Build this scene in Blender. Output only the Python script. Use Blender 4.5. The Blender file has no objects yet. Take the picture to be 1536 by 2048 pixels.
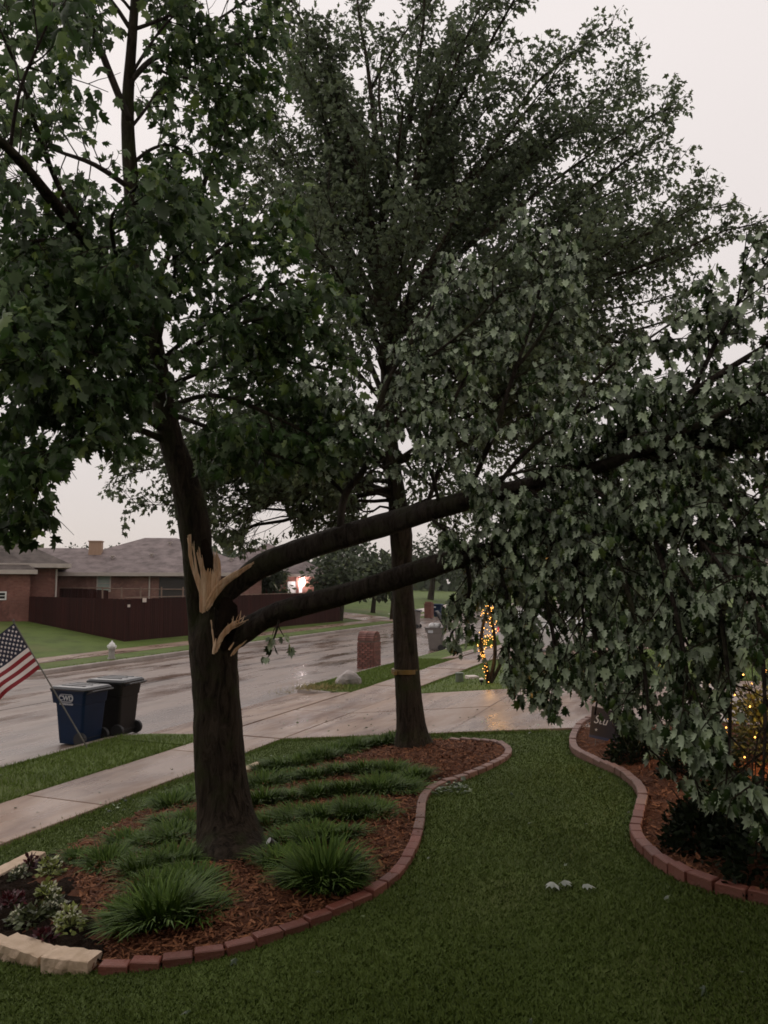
import bpy, bmesh, math, random
import numpy as np
from mathutils import Vector, Matrix
from mathutils.geometry import delaunay_2d_cdt

random.seed(11)
rng = np.random.default_rng(11)
S = bpy.context.scene
COL = S.collection
R = math.radians

# ------------------------------------------------------------------ camera
CAM_Z, PITCH, F = 3.0, R(5.2), 1540.0
cd = bpy.data.cameras.new('camera'); cam = bpy.data.objects.new('camera', cd); COL.objects.link(cam)
cam.location = (0, 0, CAM_Z); cam.rotation_euler = (R(90) + PITCH, 0, 0)
cd.sensor_fit = 'HORIZONTAL'; cd.sensor_width = 36.0; cd.lens = 36.0 * F / 1536.0
cd.clip_start = 0.05; cd.clip_end = 3000
S.camera = cam

# ------------------------------------------------------------------ world: storm overcast at dusk
SUN_EL, SUN_AZ = R(38), R(-35)
w = bpy.data.worlds.new('World'); S.world = w; w.use_nodes = True
nt = w.node_tree; nt.nodes.clear()
out = nt.nodes.new('ShaderNodeOutputWorld'); bg = nt.nodes.new('ShaderNodeBackground')
bg.inputs['Strength'].default_value = 0.1
sky = nt.nodes.new('ShaderNodeTexSky'); sky.sky_type = 'NISHITA'; sky.sun_disc = False
sky.sun_elevation = SUN_EL; sky.sun_rotation = SUN_AZ
tc = nt.nodes.new('ShaderNodeTexCoord'); sx = nt.nodes.new('ShaderNodeSeparateXYZ')
rp = nt.nodes.new('ShaderNodeValToRGB')
nt.links.new(tc.outputs['Generated'], sx.inputs[0]); nt.links.new(sx.outputs['Z'], rp.inputs[0])
el = rp.color_ramp.elements
el[0].position = 0.0; el[0].color = (0.71, 0.63, 0.60, 1)
el[1].position = 0.75; el[1].color = (1.02, 0.945, 0.915, 1)
e = el.new(0.28); e.color = (0.875, 0.795, 0.765, 1)
nz = nt.nodes.new('ShaderNodeTexNoise'); nz.inputs['Scale'].default_value = 1.6; nz.inputs['Detail'].default_value = 3
nt.links.new(tc.outputs['Generated'], nz.inputs['Vector'])
mr = nt.nodes.new('ShaderNodeMapRange'); mr.inputs["To Min"].default_value = 8.7; mr.inputs["To Max"].default_value = 10.4
nt.links.new(nz.outputs['Fac'], mr.inputs['Value'])
vm = nt.nodes.new('ShaderNodeVectorMath'); vm.operation = 'SCALE'
nt.links.new(rp.outputs[0], vm.inputs[0]); nt.links.new(mr.outputs[0], vm.inputs['Scale'])
mx = nt.nodes.new('ShaderNodeMixRGB'); mx.inputs[0].default_value = 0.93
nt.links.new(sky.outputs[0], mx.inputs[1]); nt.links.new(vm.outputs[0], mx.inputs[2])
nt.links.new(mx.outputs[0], bg.inputs['Color']); nt.links.new(bg.outputs[0], out.inputs['Surface'])

sd = bpy.data.lights.new('sun', 'SUN'); sd.energy = 0.5; sd.angle = R(50); sd.color = (1.0, 0.93, 0.88)
so = bpy.data.objects.new('sun', sd); COL.objects.link(so)
sdir = Vector((math.sin(SUN_AZ) * math.cos(SUN_EL), math.cos(SUN_AZ) * math.cos(SUN_EL), math.sin(SUN_EL)))
so.rotation_euler = sdir.to_track_quat('Z', 'Y').to_euler(); so.location = (0, 0, 60)

S.view_settings.view_transform = 'Standard'; S.view_settings.look = 'None'
S.view_settings.exposure = 0.0; S.view_settings.gamma = 1.0; S.view_settings.use_curve_mapping = False
S.render.engine = 'CYCLES'
S.cycles.max_bounces = 6; S.cycles.diffuse_bounces = 3; S.cycles.glossy_bounces = 2
S.cycles.transmission_bounces = 3; S.cycles.transparent_max_bounces = 6; S.cycles.volume_bounces = 0
S.cycles.filter_width = 1.7; S.cycles.use_denoising = True; S.cycles.sample_clamp_indirect = 4
S.cycles.caustics_reflective = False; S.cycles.caustics_refractive = False

# ------------------------------------------------------------------ place geometry
ES, ED = np.array((0.375, 0.927)), np.array((0.927, -0.375))
K0 = np.array((-6.04, 12.4))
ROAD_ANG = math.atan2(ES[1], ES[0])

def sd_of(x, y):
    ax, ay = np.asarray(x) - K0[0], np.asarray(y) - K0[1]
    return ax * ES[0] + ay * ES[1], ax * ED[0] + ay * ED[1]

def xy_of(s, d):
    return K0[0] + np.asarray(s) * ES[0] + np.asarray(d) * ED[0], K0[1] + np.asarray(s) * ES[1] + np.asarray(d) * ED[1]

def gz_sd(s, d):
    d = np.asarray(d, float)
    near = 0.13 + 0.02 * np.clip(d / 3.2, 0, 1) + 0.105 * np.clip(d - 3.2, 0, 7) + 0.02 * np.clip(d - 10.2, 0, 40)
    e_ = -9.5 - d
    far = 0.13 + 0.02 * np.clip(e_ / 3.2, 0, 1) + 0.095 * np.clip(e_ - 3.2, 0, 9) + 0.012 * np.clip(e_ - 12.2, 0, 60)
    return np.where(d >= 0, near, np.where(d <= -9.5, far, 0.0))

def gz(x, y):
    s, d = sd_of(x, y)
    return gz_sd(s, d)

CP, SP = math.cos(PITCH), math.sin(PITCH)

def ray(px, py):
    u, v = (px - 768) / F, (1024 - py) / F
    return np.array((u, CP - v * SP, SP + v * CP))

def at(px, py, Y):                      # world point seen at this place of the photograph, Y metres ahead
    r = ray(px, py)
    return Vector(r * (Y / r[1])) + Vector((0, 0, CAM_Z))

def ground(px, py, up=0.0):             # point of the terrain seen there
    r = ray(px, py); z = 0.3
    for _ in range(40):
        t = (CAM_Z - z) / max(1e-4, -r[2])
        z = 0.5 * z + 0.5 * (float(gz(r[0] * t, r[1] * t)) + up)
    return Vector((r[0] * t, r[1] * t, z))

def project(P):
    P = np.asarray(P, float)
    y, z = P[..., 1], P[..., 2] - CAM_Z
    f = y * CP + z * SP
    up = -y * SP + z * CP
    f = np.where(f < 0.05, 0.05, f)
    return 768 + F * P[..., 0] / f, 1024 - F * up / f, f

def inpoly(x, y, poly):
    x, y = np.asarray(x), np.asarray(y)
    c = np.zeros(x.shape, bool); n = len(poly); j = n - 1
    for i in range(n):
        xi, yi = poly[i][0], poly[i][1]; xj, yj = poly[j][0], poly[j][1]
        if yi != yj:
            c ^= ((yi > y) != (yj > y)) & (x < (xj - xi) * (y - yi) / (yj - yi) + xi)
        j = i
    return c

# ------------------------------------------------------------------ materials
def new_mat(name):
    m = bpy.data.materials.new(name); m.use_nodes = True
    return m, m.node_tree, m.node_tree.nodes['Principled BSDF']

def _noise(t, vec, scale, detail=5, rough=0.6, dist=0.0):
    n = t.nodes.new('ShaderNodeTexNoise'); n.inputs['Scale'].default_value = scale
    n.inputs['Detail'].default_value = detail; n.inputs['Roughness'].default_value = rough
    n.inputs['Distortion'].default_value = dist
    t.links.new(vec, n.inputs['Vector']); return n.outputs['Fac']

def _ramp(t, fac, lo, hi):
    n = t.nodes.new('ShaderNodeMapRange'); n.inputs['From Min'].default_value = lo; n.inputs['From Max'].default_value = hi
    t.links.new(fac, n.inputs['Value']); return n.outputs[0]

def _mix(t, fac, a, b, mode='MIX'):
    n = t.nodes.new('ShaderNodeMixRGB'); n.blend_type = mode
    for i, v in ((0, fac), (1, a), (2, b)):
        if isinstance(v, (int, float)): n.inputs[i].default_value = v
        elif isinstance(v, (tuple, list)): n.inputs[i].default_value = (*v[:3], 1)
        else: t.links.new(v, n.inputs[i])
    return n.outputs[0]

def _vec(t, stretch=(1, 1, 1), rot=(0, 0, 0)):
    c = t.nodes.new('ShaderNodeTexCoord'); mp = t.nodes.new('ShaderNodeMapping')
    mp.inputs['Scale'].default_value = stretch; mp.inputs['Rotation'].default_value = rot
    t.links.new(c.outputs['Object'], mp.inputs['Vector']); return mp.outputs[0]

def _bump(t, b, h, strength, dist=0.02):
    n = t.nodes.new('ShaderNodeBump'); n.inputs['Strength'].default_value = strength; n.inputs['Distance'].default_value = dist
    t.links.new(h, n.inputs['Height']); t.links.new(n.outputs[0], b.inputs['Normal'])

def mat(name, c1, c2=None, scale=6, rough=0.7, rough2=None, rscale=2, bump=0.0, bscale=60, stretch=(1, 1, 1), rot=(0, 0, 0),
        c3=None, scale3=0.7, spec=0.5, tint=0.0, lo=0.35, hi=0.65, metal=0.0, bdist=0.02, emis=None, estr=0):
    m, t, b = new_mat(name)
    v = _vec(t, stretch, rot)
    if c2 is None:
        col = None; b.inputs['Base Color'].default_value = (*c1, 1)
        if tint: col = _mix(t, 0.0, c1, c1)
    else:
        col = _mix(t, _ramp(t, _noise(t, v, scale), lo, hi), c1, c2)
        if c3 is not None: col = _mix(t, _ramp(t, _noise(t, v, scale3, 3), 0.42, 0.68), col, c3)
    if tint:
        oi = t.nodes.new('ShaderNodeObjectInfo')
        mr_ = t.nodes.new('ShaderNodeMapRange'); mr_.inputs['To Min'].default_value = 1 - tint; mr_.inputs['To Max'].default_value = 1 + tint
        t.links.new(oi.outputs['Random'], mr_.inputs['Value'])
        hs = t.nodes.new('ShaderNodeHueSaturation'); t.links.new(mr_.outputs[0], hs.inputs['Value']); t.links.new(col, hs.inputs['Color'])
        col = hs.outputs[0]
    if col is not None: t.links.new(col, b.inputs['Base Color'])
    if rough2 is None: b.inputs['Roughness'].default_value = rough
    else:
        mr_ = t.nodes.new('ShaderNodeMapRange'); mr_.inputs['From Min'].default_value = 0.36; mr_.inputs['From Max'].default_value = 0.62
        mr_.inputs['To Min'].default_value = rough; mr_.inputs['To Max'].default_value = rough2
        t.links.new(_noise(t, v, rscale, 4), mr_.inputs['Value']); t.links.new(mr_.outputs[0], b.inputs['Roughness'])
    b.inputs['Specular IOR Level'].default_value = spec; b.inputs['Metallic'].default_value = metal
    if bump: _bump(t, b, _noise(t, v, bscale, 6), bump, bdist)
    if emis: b.inputs['Emission Color'].default_value = (*emis, 1); b.inputs['Emission Strength'].default_value = estr
    return m

def leaf_mat(name, front, back, trans=0.25, rough=0.38, var=0.45, yellow=(0.10, 0.11, 0.02), spec=0.3):
    m, t, b = new_mat(name)
    at_ = t.nodes.new('ShaderNodeAttribute'); at_.attribute_name = 'tint'
    oi = t.nodes.new('ShaderNodeObjectInfo')
    ad = t.nodes.new('ShaderNodeMath'); ad.operation = 'ADD'
    t.links.new(at_.outputs['Fac'], ad.inputs[0]); t.links.new(oi.outputs['Random'], ad.inputs[1])
    fr = t.nodes.new('ShaderNodeMath'); fr.operation = 'FRACT'; t.links.new(ad.outputs[0], fr.inputs[0])
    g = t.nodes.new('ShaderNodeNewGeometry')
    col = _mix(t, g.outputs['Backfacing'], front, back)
    y = _ramp(t, fr.outputs[0], 0.80, 1.3)
    col = _mix(t, y, col, yellow)
    mr_ = t.nodes.new('ShaderNodeMapRange'); mr_.inputs['To Min'].default_value = 1 - var; mr_.inputs['To Max'].default_value = 1 + var
    t.links.new(fr.outputs[0], mr_.inputs['Value'])
    hs = t.nodes.new('ShaderNodeHueSaturation'); t.links.new(mr_.outputs[0], hs.inputs['Value']); t.links.new(col, hs.inputs['Color'])
    t.links.new(hs.outputs[0], b.inputs['Base Color'])
    b.inputs['Roughness'].default_value = rough; b.inputs['Specular IOR Level'].default_value = spec
    tr = t.nodes.new('ShaderNodeBsdfTranslucent'); t.links.new(hs.outputs[0], tr.inputs['Color'])
    ms = t.nodes.new('ShaderNodeMixShader'); ms.inputs[0].default_value = trans
    t.links.new(b.outputs[0], ms.inputs[1]); t.links.new(tr.outputs[0], ms.inputs[2])
    t.links.new(ms.outputs[0], t.nodes['Material Output'].inputs['Surface'])
    return m

def grass_blade_mat(name, a, b_, rough=0.5):
    m, t, b = new_mat(name)
    at_ = t.nodes.new('ShaderNodeAttribute'); at_.attribute_name = 'tint'
    col = _mix(t, at_.outputs['Fac'], a, b_)
    t.links.new(col, b.inputs['Base Color']); b.inputs['Roughness'].default_value = rough; b.inputs['Specular IOR Level'].default_value = 0.15
    return m

def brick_mat(name, c1, c2, mortar, bw=0.22, bh=0.075):
    m, t, b = new_mat(name)
    c = t.nodes.new('ShaderNodeTexCoord'); sp = t.nodes.new('ShaderNodeSeparateXYZ'); t.links.new(c.outputs['Object'], sp.inputs[0])
    ad = t.nodes.new('ShaderNodeMath'); ad.operation = 'ADD'; t.links.new(sp.outputs[0], ad.inputs[0]); t.links.new(sp.outputs[1], ad.inputs[1])
    cb = t.nodes.new('ShaderNodeCombineXYZ'); t.links.new(ad.outputs[0], cb.inputs[0]); t.links.new(sp.outputs[2], cb.inputs[1])
    br = t.nodes.new('ShaderNodeTexBrick'); br.inputs['Scale'].default_value = 1.0
    br.inputs['Brick Width'].default_value = bw; br.inputs['Row Height'].default_value = bh
    br.inputs['Mortar Size'].default_value = 0.008; br.inputs['Bias'].default_value = -0.1
    br.inputs['Color1'].default_value = (*c1, 1); br.inputs['Color2'].default_value = (*c2, 1); br.inputs['Mortar'].default_value = (*mortar, 1)
    t.links.new(cb.outputs[0], br.inputs['Vector'])
    v = _vec(t)
    col = _mix(t, _ramp(t, _noise(t, v, 0.9, 4), 0.4, 0.7), br.outputs['Color'], tuple(x * 0.55 for x in c1))
    col = _mix(t, _ramp(t, _noise(t, v, 1.9, 6, 0.7), 0.5, 0.95), col, tuple(min(1, x * 1.6 + 0.03) for x in c2))
    t.links.new(col, b.inputs['Base Color']); b.inputs['Roughness'].default_value = 0.75
    _bump(t, b, br.outputs['Fac'], -0.5, 0.01)
    return m

def shingle_mat(name, c1, c2):
    m, t, b = new_mat(name)
    v = _vec(t)
    c = t.nodes.new('ShaderNodeTexCoord'); sp = t.nodes.new('ShaderNodeSeparateXYZ'); t.links.new(c.outputs['Object'], sp.inputs[0])
    ad = t.nodes.new('ShaderNodeMath'); ad.operation = 'ADD'; t.links.new(sp.outputs[0], ad.inputs[0]); t.links.new(sp.outputs[1], ad.inputs[1])
    cb = t.nodes.new('ShaderNodeCombineXYZ'); t.links.new(ad.outputs[0], cb.inputs[0]); t.links.new(sp.outputs[2], cb.inputs[1])
    br = t.nodes.new('ShaderNodeTexBrick'); br.inputs['Scale'].default_value = 1.0
    br.inputs['Brick Width'].default_value = 0.28; br.inputs['Row Height'].default_value = 0.085; br.inputs['Mortar Size'].default_value = 0.006
    br.inputs['Color1'].default_value = (*c1, 1); br.inputs['Color2'].default_value = (*c2, 1); br.inputs['Mortar'].default_value = tuple(x * 0.5 for x in c1) + (1,)
    t.links.new(cb.outputs[0], br.inputs['Vector'])
    col = _mix(t, _ramp(t, _noise(t, v, 1.5, 5), 0.38, 0.66), br.outputs['Color'], tuple(x * 1.35 for x in c2))
    t.links.new(col, b.inputs['Base Color']); b.inputs['Roughness'].default_value = 0.75; b.inputs['Specular IOR Level'].default_value = 0.2
    _bump(t, b, br.outputs['Fac'], -0.4, 0.01)
    return m

def lawn_mat(name, a, b_, dry):
    m, t, b = new_mat(name); v = _vec(t)
    col = _mix(t, _ramp(t, _noise(t, v, 26, 5, 0.7), 0.3, 0.7), a, b_)
    col = _mix(t, _ramp(t, _noise(t, v, 1.1, 4), 0.45, 0.75), col, tuple(x * 0.62 for x in a))
    col = _mix(t, _ramp(t, _noise(t, v, 0.23, 4), 0.55, 0.8), col, dry)
    t.links.new(col, b.inputs['Base Color']); b.inputs['Roughness'].default_value = 0.75; b.inputs['Specular IOR Level'].default_value = 0.2
    _bump(t, b, _noise(t, v, 90, 4, 0.8), 0.7, 0.03)
    return m

def street_mat():
    m, t, b = new_mat('wet_street')
    v = _vec(t, (0.28, 0.95, 1)); v1 = _vec(t)
    f = _ramp(t, _noise(t, v, 0.75, 6, 0.6, 0.5), 0.46, 0.60)
    col = _mix(t, f, (0.160, 0.102, 0.072), (0.050, 0.025, 0.015))
    col = _mix(t, _ramp(t, _noise(t, v1, 40, 4), 0.3, 0.8), col, (0.225, 0.175, 0.148), 'MIX')
    t.links.new(col, b.inputs['Base Color'])
    mr_ = t.nodes.new('ShaderNodeMapRange'); mr_.inputs['From Min'].default_value = 0.35; mr_.inputs['From Max'].default_value = 0.65; mr_.inputs['To Min'].default_value = 0.09; mr_.inputs['To Max'].default_value = 0.5; b.inputs['Specular IOR Level'].default_value = 0.36
    t.links.new(_noise(t, v, 0.9, 4), mr_.inputs['Value']); t.links.new(mr_.outputs[0], b.inputs['Roughness'])
    _bump(t, b, _noise(t, v1, 24, 3), 0.12, 0.008)
    return m

def concrete_mat():
    m, t, b = new_mat('wet_concrete')
    v = _vec(t); v2 = _vec(t, (0.5, 1.4, 1))
    f = _ramp(t, _noise(t, v2, 0.9, 6, 0.62, 0.4), 0.46, 0.62)
    col = _mix(t, f, (0.285, 0.196, 0.145), (0.135, 0.073, 0.048))
    col = _mix(t, _ramp(t, _noise(t, v, 22, 5, 0.7), 0.52, 0.8), col, (0.20, 0.165, 0.14))
    oi = t.nodes.new('ShaderNodeObjectInfo'); mr0 = t.nodes.new('ShaderNodeMapRange')
    mr0.inputs['To Min'].default_value = 0.86; mr0.inputs['To Max'].default_value = 1.1
    t.links.new(oi.outputs['Random'], mr0.inputs['Value'])
    hs = t.nodes.new('ShaderNodeHueSaturation'); t.links.new(mr0.outputs[0], hs.inputs['Value']); t.links.new(col, hs.inputs['Color'])
    t.links.new(hs.outputs[0], b.inputs['Base Color'])
    mr_ = t.nodes.new('ShaderNodeMapRange'); mr_.inputs['From Min'].default_value = 0.4; mr_.inputs['From Max'].default_value = 0.6
    mr_.inputs['To Min'].default_value = 0.22; mr_.inputs['To Max'].default_value = 0.55; b.inputs['Specular IOR Level'].default_value = 0.26
    t.links.new(_noise(t, v2, 0.8, 5), mr_.inputs['Value']); t.links.new(mr_.outputs[0], b.inputs['Roughness'])
    _bump(t, b, _noise(t, v, 55, 4), 0.18, 0.008)
    return m

MT = {}
MT['lawn'] = lawn_mat('lawn_grass', (0.082, 0.122, 0.022), (0.112, 0.158, 0.033), (0.125, 0.115, 0.045))
MT['street'] = street_mat()
MT['concrete'] = concrete_mat()
MT['kerb'] = mat('kerb_concrete', (0.27, 0.22, 0.19), (0.19, 0.15, 0.125), 3, 0.45, bump=0.2, c3=(0.14, 0.10, 0.08))
MT['joint'] = mat('joint_dirt', (0.05, 0.035, 0.028), rough=0.8)
MT['bark'] = None
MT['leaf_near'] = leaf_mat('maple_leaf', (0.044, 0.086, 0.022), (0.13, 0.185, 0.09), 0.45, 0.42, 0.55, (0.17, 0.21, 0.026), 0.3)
MT['leaf_hang'] = leaf_mat('maple_leaf_wet', (0.034, 0.062, 0.018), (0.30, 0.365, 0.24), 0.25, 0.32, 0.6, (0.12, 0.15, 0.03), 0.4)  # undersides really pale; interior shade and bright spots deepened in both colours
MT['leaf_rear'] = leaf_mat('rear_maple_leaf', (0.095, 0.125, 0.060), (0.14, 0.175, 0.11), 0.5, 0.5, 0.45, (0.10, 0.11, 0.03), 0.25)  # lifted colour includes the hazy veil over this crown
MT['leaf_far'] = leaf_mat('far_leaf', (0.045, 0.062, 0.030), (0.06, 0.08, 0.045), 0.2, 0.6)
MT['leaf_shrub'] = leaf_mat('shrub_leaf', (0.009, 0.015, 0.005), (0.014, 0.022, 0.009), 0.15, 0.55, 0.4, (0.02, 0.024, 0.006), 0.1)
MT['wood'] = mat('torn_wood', (0.74, 0.48, 0.30), (0.50, 0.29, 0.15), 9, 0.7, bump=0.6, bscale=25, stretch=(6, 6, 0.6), c3=(0.84, 0.64, 0.45), scale3=3, spec=0.25)
MT['rot'] = mat('dark_heartwood', (0.010, 0.007, 0.005), (0.018, 0.012, 0.008), 9, 0.95, spec=0.03, bump=0.6)  # near-black stands in for the shade in the split trunk
MT['brick_edge'] = mat('edging_brick', (0.150, 0.040, 0.024), (0.185, 0.058, 0.038), 14, 0.55, bump=0.35, bscale=70, tint=0.22, c3=(0.19, 0.085, 0.062), scale3=2.2)
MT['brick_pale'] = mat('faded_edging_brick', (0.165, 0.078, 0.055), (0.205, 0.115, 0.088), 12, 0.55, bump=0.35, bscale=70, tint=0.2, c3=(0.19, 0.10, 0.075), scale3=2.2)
MT['limestone'] = mat('limestone', (0.60, 0.46, 0.34), (0.50, 0.38, 0.27), 8, 0.8, bump=0.6, bscale=22, tint=0.08, c3=(0.40, 0.29, 0.19), scale3=3, spec=0.2)
MT['mulch'] = mat('mulch', (0.140, 0.050, 0.023), (0.072, 0.027, 0.013), 22, 0.9, spec=0.15, bump=1.0, bscale=70, c3=(0.15, 0.065, 0.035), scale3=2, bdist=0.04)
MT['soil'] = mat('wet_soil', (0.014, 0.009, 0.006), (0.030, 0.019, 0.013), 18, 0.95, bump=1.0, bscale=35, spec=0.05, bdist=0.06)
MT['chip'] = grass_blade_mat('mulch_chip', (0.080, 0.028, 0.013), (0.28, 0.118, 0.055), 0.75)
MT['blade'] = grass_blade_mat('lawn_blade', (0.060, 0.092, 0.016), (0.098, 0.134, 0.028))  # shade on the near lawn is put into this darker colour
MT['blade_far'] = grass_blade_mat('verge_blade', (0.105, 0.158, 0.030), (0.15, 0.205, 0.045))  # brighter copy of the lawn colour for grass outside that shade
MT['lir'] = grass_blade_mat('liriope_blade', (0.028, 0.062, 0.007), (0.098, 0.158, 0.024), 0.6)
MT['roof'] = shingle_mat('grey_shingle', (0.11, 0.086, 0.083), (0.165, 0.132, 0.128))
MT['roof2'] = shingle_mat('brown_shingle', (0.062, 0.05, 0.044), (0.095, 0.078, 0.07))
MT['hbrick'] = brick_mat('house_brick', (0.16, 0.052, 0.036), (0.215, 0.085, 0.06), (0.15, 0.09, 0.07))
MT['hbrick2'] = brick_mat('pink_house_brick', (0.19, 0.088, 0.068), (0.24, 0.115, 0.09), (0.19, 0.12, 0.10))
MT['trim'] = mat('pale_trim', (0.46, 0.40, 0.36), (0.38, 0.33, 0.29), 3, 0.5)
MT['fence'] = mat('stained_fence_board', (0.040, 0.0105, 0.008), (0.026, 0.007, 0.0055), 5, 0.7, spec=0.15, stretch=(6, 6, 0.5), tint=0.25, bump=0.3, bscale=30)
MT['rail'] = mat('weathered_rail', (0.22, 0.15, 0.11), (0.16, 0.10, 0.075), 5, 0.7)
MT['glass'] = mat('window_glass', (0.02, 0.022, 0.022), rough=0.06)
MT['blind'] = mat('pale_green_blind', (0.30, 0.35, 0.31), (0.26, 0.31, 0.28), 3, 0.5)
MT['chim'] = mat('chimney_siding', (0.38, 0.25, 0.17), (0.33, 0.21, 0.14), 3, 0.7, stretch=(8, 8, 0.6))
MT['white'] = mat('white_paint', (0.72, 0.72, 0.70), (0.62, 0.62, 0.60), 4, 0.4)
MT['grey_paint'] = mat('grey_paint', (0.34, 0.32, 0.30), (0.26, 0.24, 0.22), 5, 0.5)
MT['blue_bin'] = mat('blue_bin_plastic', (0.003, 0.018, 0.055), (0.0025, 0.015, 0.045), 4, 0.42, spec=0.25)
MT['black_bin'] = mat('black_bin_plastic', (0.013, 0.012, 0.011), (0.009, 0.008, 0.007), 4, 0.45, spec=0.25)
MT['lid'] = mat('bin_lid_plastic', (0.020, 0.022, 0.026), (0.030, 0.032, 0.035), 4, 0.26)
MT['grey_bin'] = mat('grey_bin_plastic', (0.17, 0.15, 0.14), (0.14, 0.125, 0.115), 4, 0.45)
MT['rubber'] = mat('black_rubber', (0.012, 0.012, 0.012), rough=0.6)
MT['decal'] = mat('white_decal', (0.50, 0.52, 0.54), (0.42, 0.44, 0.47), 12, 0.5)
MT['flag_red'] = mat('flag_red', (0.27, 0.010, 0.018), (0.23, 0.008, 0.015), 6, 0.7)
MT['flag_white'] = mat('flag_white', (0.80, 0.73, 0.70), (0.76, 0.69, 0.66), 6, 0.7)
MT['flag_blue'] = mat('flag_blue', (0.010, 0.013, 0.040), (0.008, 0.010, 0.032), 6, 0.7)
MT['pole'] = mat('weathered_pole', (0.13, 0.12, 0.10), (0.09, 0.085, 0.07), 8, 0.5)
MT['rock'] = mat('pale_rock', (0.42, 0.37, 0.35), (0.30, 0.27, 0.25), 5, 0.6, bump=0.6, bscale=12, c3=(0.20, 0.18, 0.17), scale3=3)
MT['straw'] = grass_blade_mat('dry_stalk', (0.16, 0.15, 0.05), (0.42, 0.33, 0.16), 0.7)
MT['utility'] = mat('utility_green', (0.12, 0.145, 0.105), (0.10, 0.12, 0.09), 4, 0.45)
MT['slab_white'] = mat('pale_slab', (0.62, 0.54, 0.48), (0.55, 0.47, 0.42), 4, 0.5)
MT['band'] = mat('yellow_band', (0.17, 0.105, 0.022), (0.13, 0.08, 0.018), 10, 0.5)
MT['black_metal'] = mat('black_metal', (0.012, 0.012, 0.012), rough=0.4)
MT['lens'] = mat('clear_lens', (0.55, 0.55, 0.55), rough=0.15)
MT['warm_bulb'] = mat('warm_bulb', (1, 0.7, 0.3), rough=0.4, emis=(1.0, 0.43, 0.08), estr=5)
MT['warm_bulb_lo'] = mat('warm_bulb_low', (1, 0.7, 0.3), rough=0.4, emis=(1.0, 0.55, 0.16), estr=7)
MT['porch_bulb'] = mat('porch_bulb', (1, 1, 1), rough=0.4, emis=(1.0, 0.86, 0.86), estr=60)
MT['car_paint'] = mat('white_car_paint', (0.70, 0.70, 0.69), (0.66, 0.66, 0.65), 2, 0.18)
MT['tail'] = mat('red_tail_lamp', (0.45, 0.01, 0.02), rough=0.15, emis=(1, 0.03, 0.05), estr=0.5)
MT['sign'] = mat('navy_sign_board', (0.010, 0.014, 0.026), (0.013, 0.018, 0.034), 6, 0.3)
MT['sign_edge'] = mat('blue_sign_border', (0.012, 0.03, 0.085), rough=0.35)
MT['bag'] = mat('white_bag', (0.75, 0.75, 0.74), (0.65, 0.65, 0.64), 9, 0.4)
MT['fallen_leaf'] = leaf_mat('pale_fallen_leaf', (0.20, 0.24, 0.18), (0.34, 0.37, 0.32), 0.1, 0.4, 0.3)
MT['flower_white'] = leaf_mat('pale_petal', (0.50, 0.50, 0.36), (0.42, 0.42, 0.30), 0.2, 0.5, 0.25, (0.5, 0.45, 0.15))
MT['variegated'] = leaf_mat('variegated_leaf', (0.24, 0.28, 0.07), (0.18, 0.21, 0.055), 0.2, 0.45, 0.5, (0.34, 0.34, 0.14))
MT['dark_plant'] = leaf_mat('dark_bedding_leaf', (0.075, 0.09, 0.035), (0.06, 0.07, 0.03), 0.2, 0.45, 0.4)
MT['red_plant'] = leaf_mat('dark_red_leaf', (0.06, 0.010, 0.014), (0.05, 0.01, 0.012), 0.2, 0.45, 0.4, (0.12, 0.02, 0.02))
MT['own_brick'] = brick_mat('own_house_brick', (0.13, 0.05, 0.038), (0.18, 0.08, 0.06), (0.14, 0.10, 0.08))
MT['soffit'] = mat('soffit', (0.20, 0.18, 0.16), (0.17, 0.15, 0.14), 3, 0.6)
MT['dark_door'] = mat('dark_panel', (0.03, 0.024, 0.02), rough=0.5)
MT['far_canopy'] = MT['leaf_far']

def bark_mat(name, c1, c2, c3):
    m, t, b = new_mat(name)
    v = _vec(t, (1, 1, 0.22)); v1 = _vec(t)
    f = _noise(t, v, 15, 8, 0.72, 1.2)
    col = _mix(t, _ramp(t, f, 0.38, 0.62), c1, c2)
    col = _mix(t, _ramp(t, _noise(t, v1, 3.0, 4), 0.5, 0.72), col, c3)
    t.links.new(col, b.inputs['Base Color']); b.inputs['Roughness'].default_value = 0.62
    b.inputs['Specular IOR Level'].default_value = 0.06
    _bump(t, b, f, 1.0, 0.06)
    return m
MT['bark'] = bark_mat('maple_bark', (0.014, 0.010, 0.007), (0.062, 0.047, 0.033), (0.036, 0.042, 0.015))
MT['bark_limb'] = bark_mat('limb_bark', (0.016, 0.012, 0.009), (0.066, 0.052, 0.042), (0.050, 0.050, 0.026))
MT['bark_pale'] = bark_mat('upper_bark', (0.045, 0.034, 0.030), (0.08, 0.062, 0.055), (0.05, 0.046, 0.034))

# ------------------------------------------------------------------ object helpers
def tag(o, label=None, cat=None, group=None, kind=None):
    if label: o['label'] = label
    if cat: o['category'] = cat
    if group: o['group'] = group
    if kind: o['kind'] = kind
    return o

def thing(name, label, cat, loc=(0, 0, 0), rz=0.0, group=None):
    o = bpy.data.objects.new(name, None); COL.objects.link(o)
    o.empty_display_size = 0.1
    o.location = loc; o.rotation_euler = (0, 0, rz)
    return tag(o, label, cat, group)

def link(name, me, parent=None, local=False, loc=None, rot=None, scale=None, M=None):
    o = bpy.data.objects.new(name, me); COL.objects.link(o)
    if M is not None: o.matrix_world = M
    if loc is not None: o.location = loc
    if rot is not None: o.rotation_euler = rot
    if scale is not None: o.scale = scale
    if parent is not None:
        o.parent = parent
        if not local:
            o.matrix_parent_inverse = pm(parent).inverted()
    return o

def pm(p):
    m = Matrix.LocRotScale(p.location, p.rotation_euler, p.scale)
    if p.parent is not None: m = pm(p.parent) @ p.matrix_parent_inverse @ m
    return m

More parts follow.
